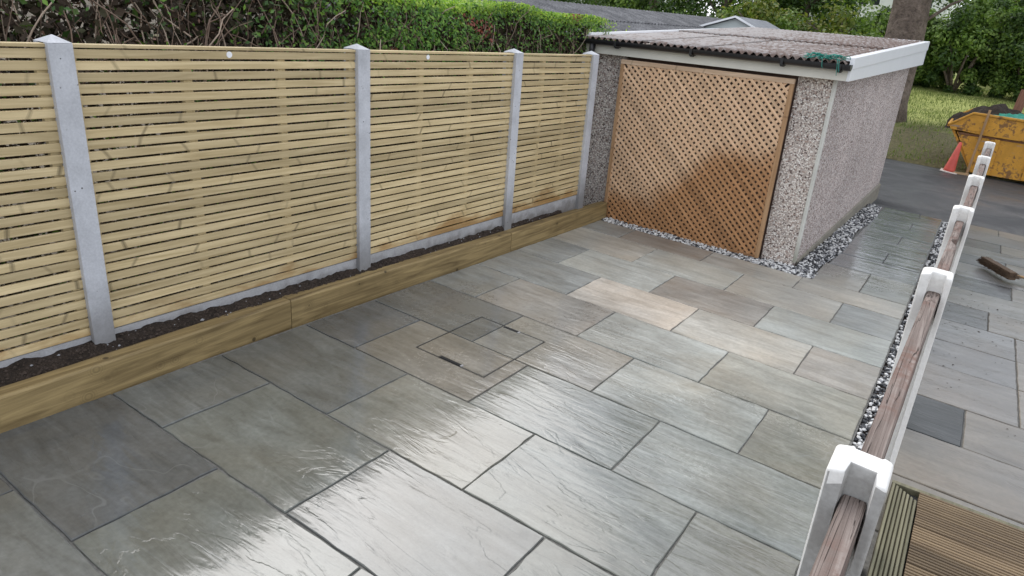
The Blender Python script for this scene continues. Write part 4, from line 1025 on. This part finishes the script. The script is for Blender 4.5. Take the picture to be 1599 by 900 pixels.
# dense bushes at the far side of the lawn
LB = [M['leaf_mid'], M['leaf_dark'], M['leaf_light']]
bushes = [(-.3, 31.5, 2.3, 3.2), (1.9, 31.0, 2.4, 3.9), (4.4, 31.0, 2.5, 3.6), (6.9, 30.8, 2.4, 4.2), (9.2, 31.5, 2.3, 3.6)]
bl = ['tall green bush at the far edge of the lawn, just right of the big trunk', 'bushy green shrub in the middle of the row behind the lawn', 'bushy green shrub behind the skip, at the far edge of the lawn',
      'tall bush at the right edge of the picture with yellowing leaves', 'bush outside the right edge of the row behind the lawn']
for i, (x, y, w, h) in enumerate(bushes):
    z0 = terrain(x, y); t = empty('bush', (x, y, z0)); tag(t, bl[i], 'bush', 'bushes along the far edge of the lawn')
    m = MB()
    for k in range(9):
        a = 6.283*k/9; e = Vector((math.cos(a)*w*.6, math.sin(a)*.7, h*R.uniform(.45, .8))); m.tube([(0, 0, -.1), (e.x*.4, e.y*.4, e.z*.5), e], [.07, .05, .02], 6)
    m.build('stems', M['bark'], t, True)
    m = MB(); crown(m, (0, .3, h*.50), (w*1.1, 1.3, h*.55), 21000, .15, lambda k: 1 if k % 4 == 0 else (2 if (k % 13 == 6 and i == 3) else 0), 80, .25)
    crown(m, (0, .5, .55), (w*1.15, 1.0, .75), 8000, .14, lambda k: 1 if k % 2 else 0, 26)
    m.build('leaves', LB, t)
# belt of trees behind
belt = [(-21, 36, 9, 4.2, 'dark', 'dark tree far behind the hedge at the left of the tree belt'), (-15.5, 33, 8.5, 3.8, 'dark', 'dark tree above the neighbour\'s roof ridge'), (-11.0, 30, 8, 3.4, 'dark', 'dense dark tree above the far end of the neighbour\'s roof'),
        (-7.2, 29, 7.5, 3.0, 'mid', 'mid green tree behind the pale shed gable'), (-4.4, 31, 7, 2.6, 'dark', 'dark tree over the middle of the garage roof'), (-1.9, 26.5, 3.4, 1.9, 'light', 'low yellow-green shrub tree just left of the big trunk'),
        (-4.6, 26, 3.6, 2.0, 'light', 'low light green tree behind the back edge of the garage roof'), (3.5, 36, 9.5, 4.0, 'dark', 'tall dark tree behind the bushes right of the trunk'), (9.5, 37, 10, 4.4, 'mid', 'tall tree behind the bushes at the right edge of the picture'), (-28, 40, 10, 5, 'mid', 'pale green tree at the far left of the tree belt')]
for (x, y, h, w, kind, label) in belt:
    mats = {'dark': [M['leaf_dark'], M['leaf_mid']], 'mid': [M['leaf_mid'], M['leaf_dark']], 'light': [M['leaf_light'], M['leaf_mid']]}[kind]
    tree('background_tree', label, x, y, h, w, .16 if h < 5 else .24, 19000 if h > 5 else 9000, .17, mats, lambda k: 0 if k % 3 else 1, cz=h*.41, rz=h*.46, group='trees behind the gardens', clumps=60)

# ---------------------------------------------------------------- neighbour's garage, pale shed and far house
nb = empty('neighbour_garage', (-2.5, 10, 0)); tag(nb, 'neighbour\'s low garage with a dark grey corrugated roof behind the hedge', 'garage')
def nbz(x, y): t = (x+3.3)/1.75; return 2.24+.0145*(y-7.8) - .43*abs(t)
def nroof(x0, x1, y0, y1, dz):
    m = MB(); w = .146; n = int((y1-y0)/w*8); nx = 5
    for i in range(nx+1):
        x = x0+(x1-x0)*i/nx
        for j in range(n+1): y = y0+(y1-y0)*j/n; m.v.append((x+2.5, y-10, nbz(x, y)+dz+.032*math.sin(2*math.pi*y/w)))
    for i in range(nx):
        for j in range(n): a = i*(n+1)+j; m.f.append((a, a+n+1, a+n+2, a+1)); m.m.append(0)
    return m.build('roof_sheet', M['roof_n'], nb, True)
for k in range(6):
    y0 = 3.0+2.43*k; nroof(-2.40, -1.55, y0, y0+2.43, 0); nroof(-3.3, -2.33, y0, y0+2.43, .018); nroof(-3.3, -5.05, y0, y0+2.43, 0)
m = MB(); m.hexa([(-4.95+2.5,3.2-10,-.3),(-1.7+2.5,3.2-10,-.3),(-1.7+2.5,17.3-10,-.3),(-4.95+2.5,17.3-10,-.3),(-4.95+2.5,3.2-10,1.66),(-1.7+2.5,3.2-10,1.66),(-1.7+2.5,17.3-10,1.86),(-4.95+2.5,17.3-10,1.86)]); m.build('wall', mat_plain('shade_dark_wall', (.035, .028, .022), .9, .4, 5), nb)  # wall coloured dark so gaps in the hedge read as shade
sh = empty('shed', (-1.7, 14, 0)); tag(sh, 'pale gabled shed just behind the garage roof', 'shed')
m = MB(); pl = [(-1.0, -.6), (.62, -.6), (.62, 2.10), (.0, 2.36), (-1.0, 2.03)]; n = 5
m.add([(x, 0, z) for x, z in pl] + [(x, 2.2, z) for x, z in pl], [tuple(range(n)), tuple(range(2*n-1, n-1, -1))] + [(i, n+i, n+(i+1) % n, (i+1) % n) for i in range(n)]); m.build('wall', M['poly'], sh)
for (xa, za, xb, zb_) in ((-1.10, 2.01, .012, 2.375), (.012, 2.375, .72, 2.075)):
    m = MB(); m.hexa([(xa,-.08,za),(xb,-.08,zb_),(xb,2.3,zb_),(xa,2.3,za),(xa,-.08,za+.035),(xb,-.08,zb_+.035),(xb,2.3,zb_+.035),(xa,2.3,za+.035)]); m.build('roof', M['slate'], sh)
    m = MB(); m.hexa([(xa,-.11,za+.0),(xb,-.11,zb_+.0),(xb,-.082,zb_+.0),(xa,-.082,za+.0),(xa,-.11,za+.04),(xb,-.11,zb_+.04),(xb,-.082,zb_+.04),(xa,-.082,za+.04)]); m.build('bargeboard', M['upvc'], sh)
def house(x, y, w, label):
    z = terrain(x, y); t = empty('far_house', (x, y, z)); tag(t, label, 'house', 'houses beyond the trees')
    m = MB(); m.box(-w/2, w/2, 0, 7, -.3, 4.9); m.build('wall', M['brick'], t)
    m = MB(); m.add([(-w/2-.3,-.35,4.75),(w/2+.3,-.35,4.75),(w/2+.3,7.35,4.75),(-w/2-.3,7.35,4.75),(-w/2-.3,3.5,7.3),(w/2+.3,3.5,7.3)], [(0,1,5,4),(2,3,4,5),(1,2,5),(3,0,4),(3,2,1,0)]); m.build('roof', M['slate'], t)
    for zz in (.9, 3.2):
        for k in range(3):
            xx = -w/2+w*(k+.5)/3; m = MB(); m.box(xx-.6, xx+.6, -.04, .02, zz, zz+1.2); f = m.build('window', M['upvc'], t)
            for q in (-.29, .29): m = MB(); m.box(xx+q-.25, xx+q+.25, -.048, -.041, zz+.07, zz+1.13); m.build('pane', M['glass'], f)
house(-4.0, 44, 8, 'white far house glimpsed between the trees left of the big trunk')
house(-24, 47, 8, 'white far house glimpsed above the neighbour\'s roof')


# crumbs of soil and broken stone left on the path by the works
m = MB()
for i in range(210):
    x = 3.46+.9*R.random()**1.5; y = R.choice((R.uniform(5.0, 7.4), R.uniform(3.0, 6.0), R.gauss(5.9, .3))); r = R.uniform(.0025, .006)*(1.9 if R.random() < .08 else 1); z = PZ(x, y)+.0025
    q = [Vector((R.uniform(.6, 1.6)*a, R.uniform(.6, 1.2)*b, R.uniform(.3, .8)*c)) for a, b, c in ((1,0,0),(-1,0,0),(0,1,0),(0,-1,0),(0,0,1),(0,0,-.3))]
    m.add([(x+v.x*r, y+v.y*r, z+v.z*r) for v in q], [(0,2,4),(2,1,4),(1,3,4),(3,0,4)])
tag(m.build('path_debris', M['clod']), 'crumbs of dark soil scattered over the path beside the white posts', None, None, 'stuff')
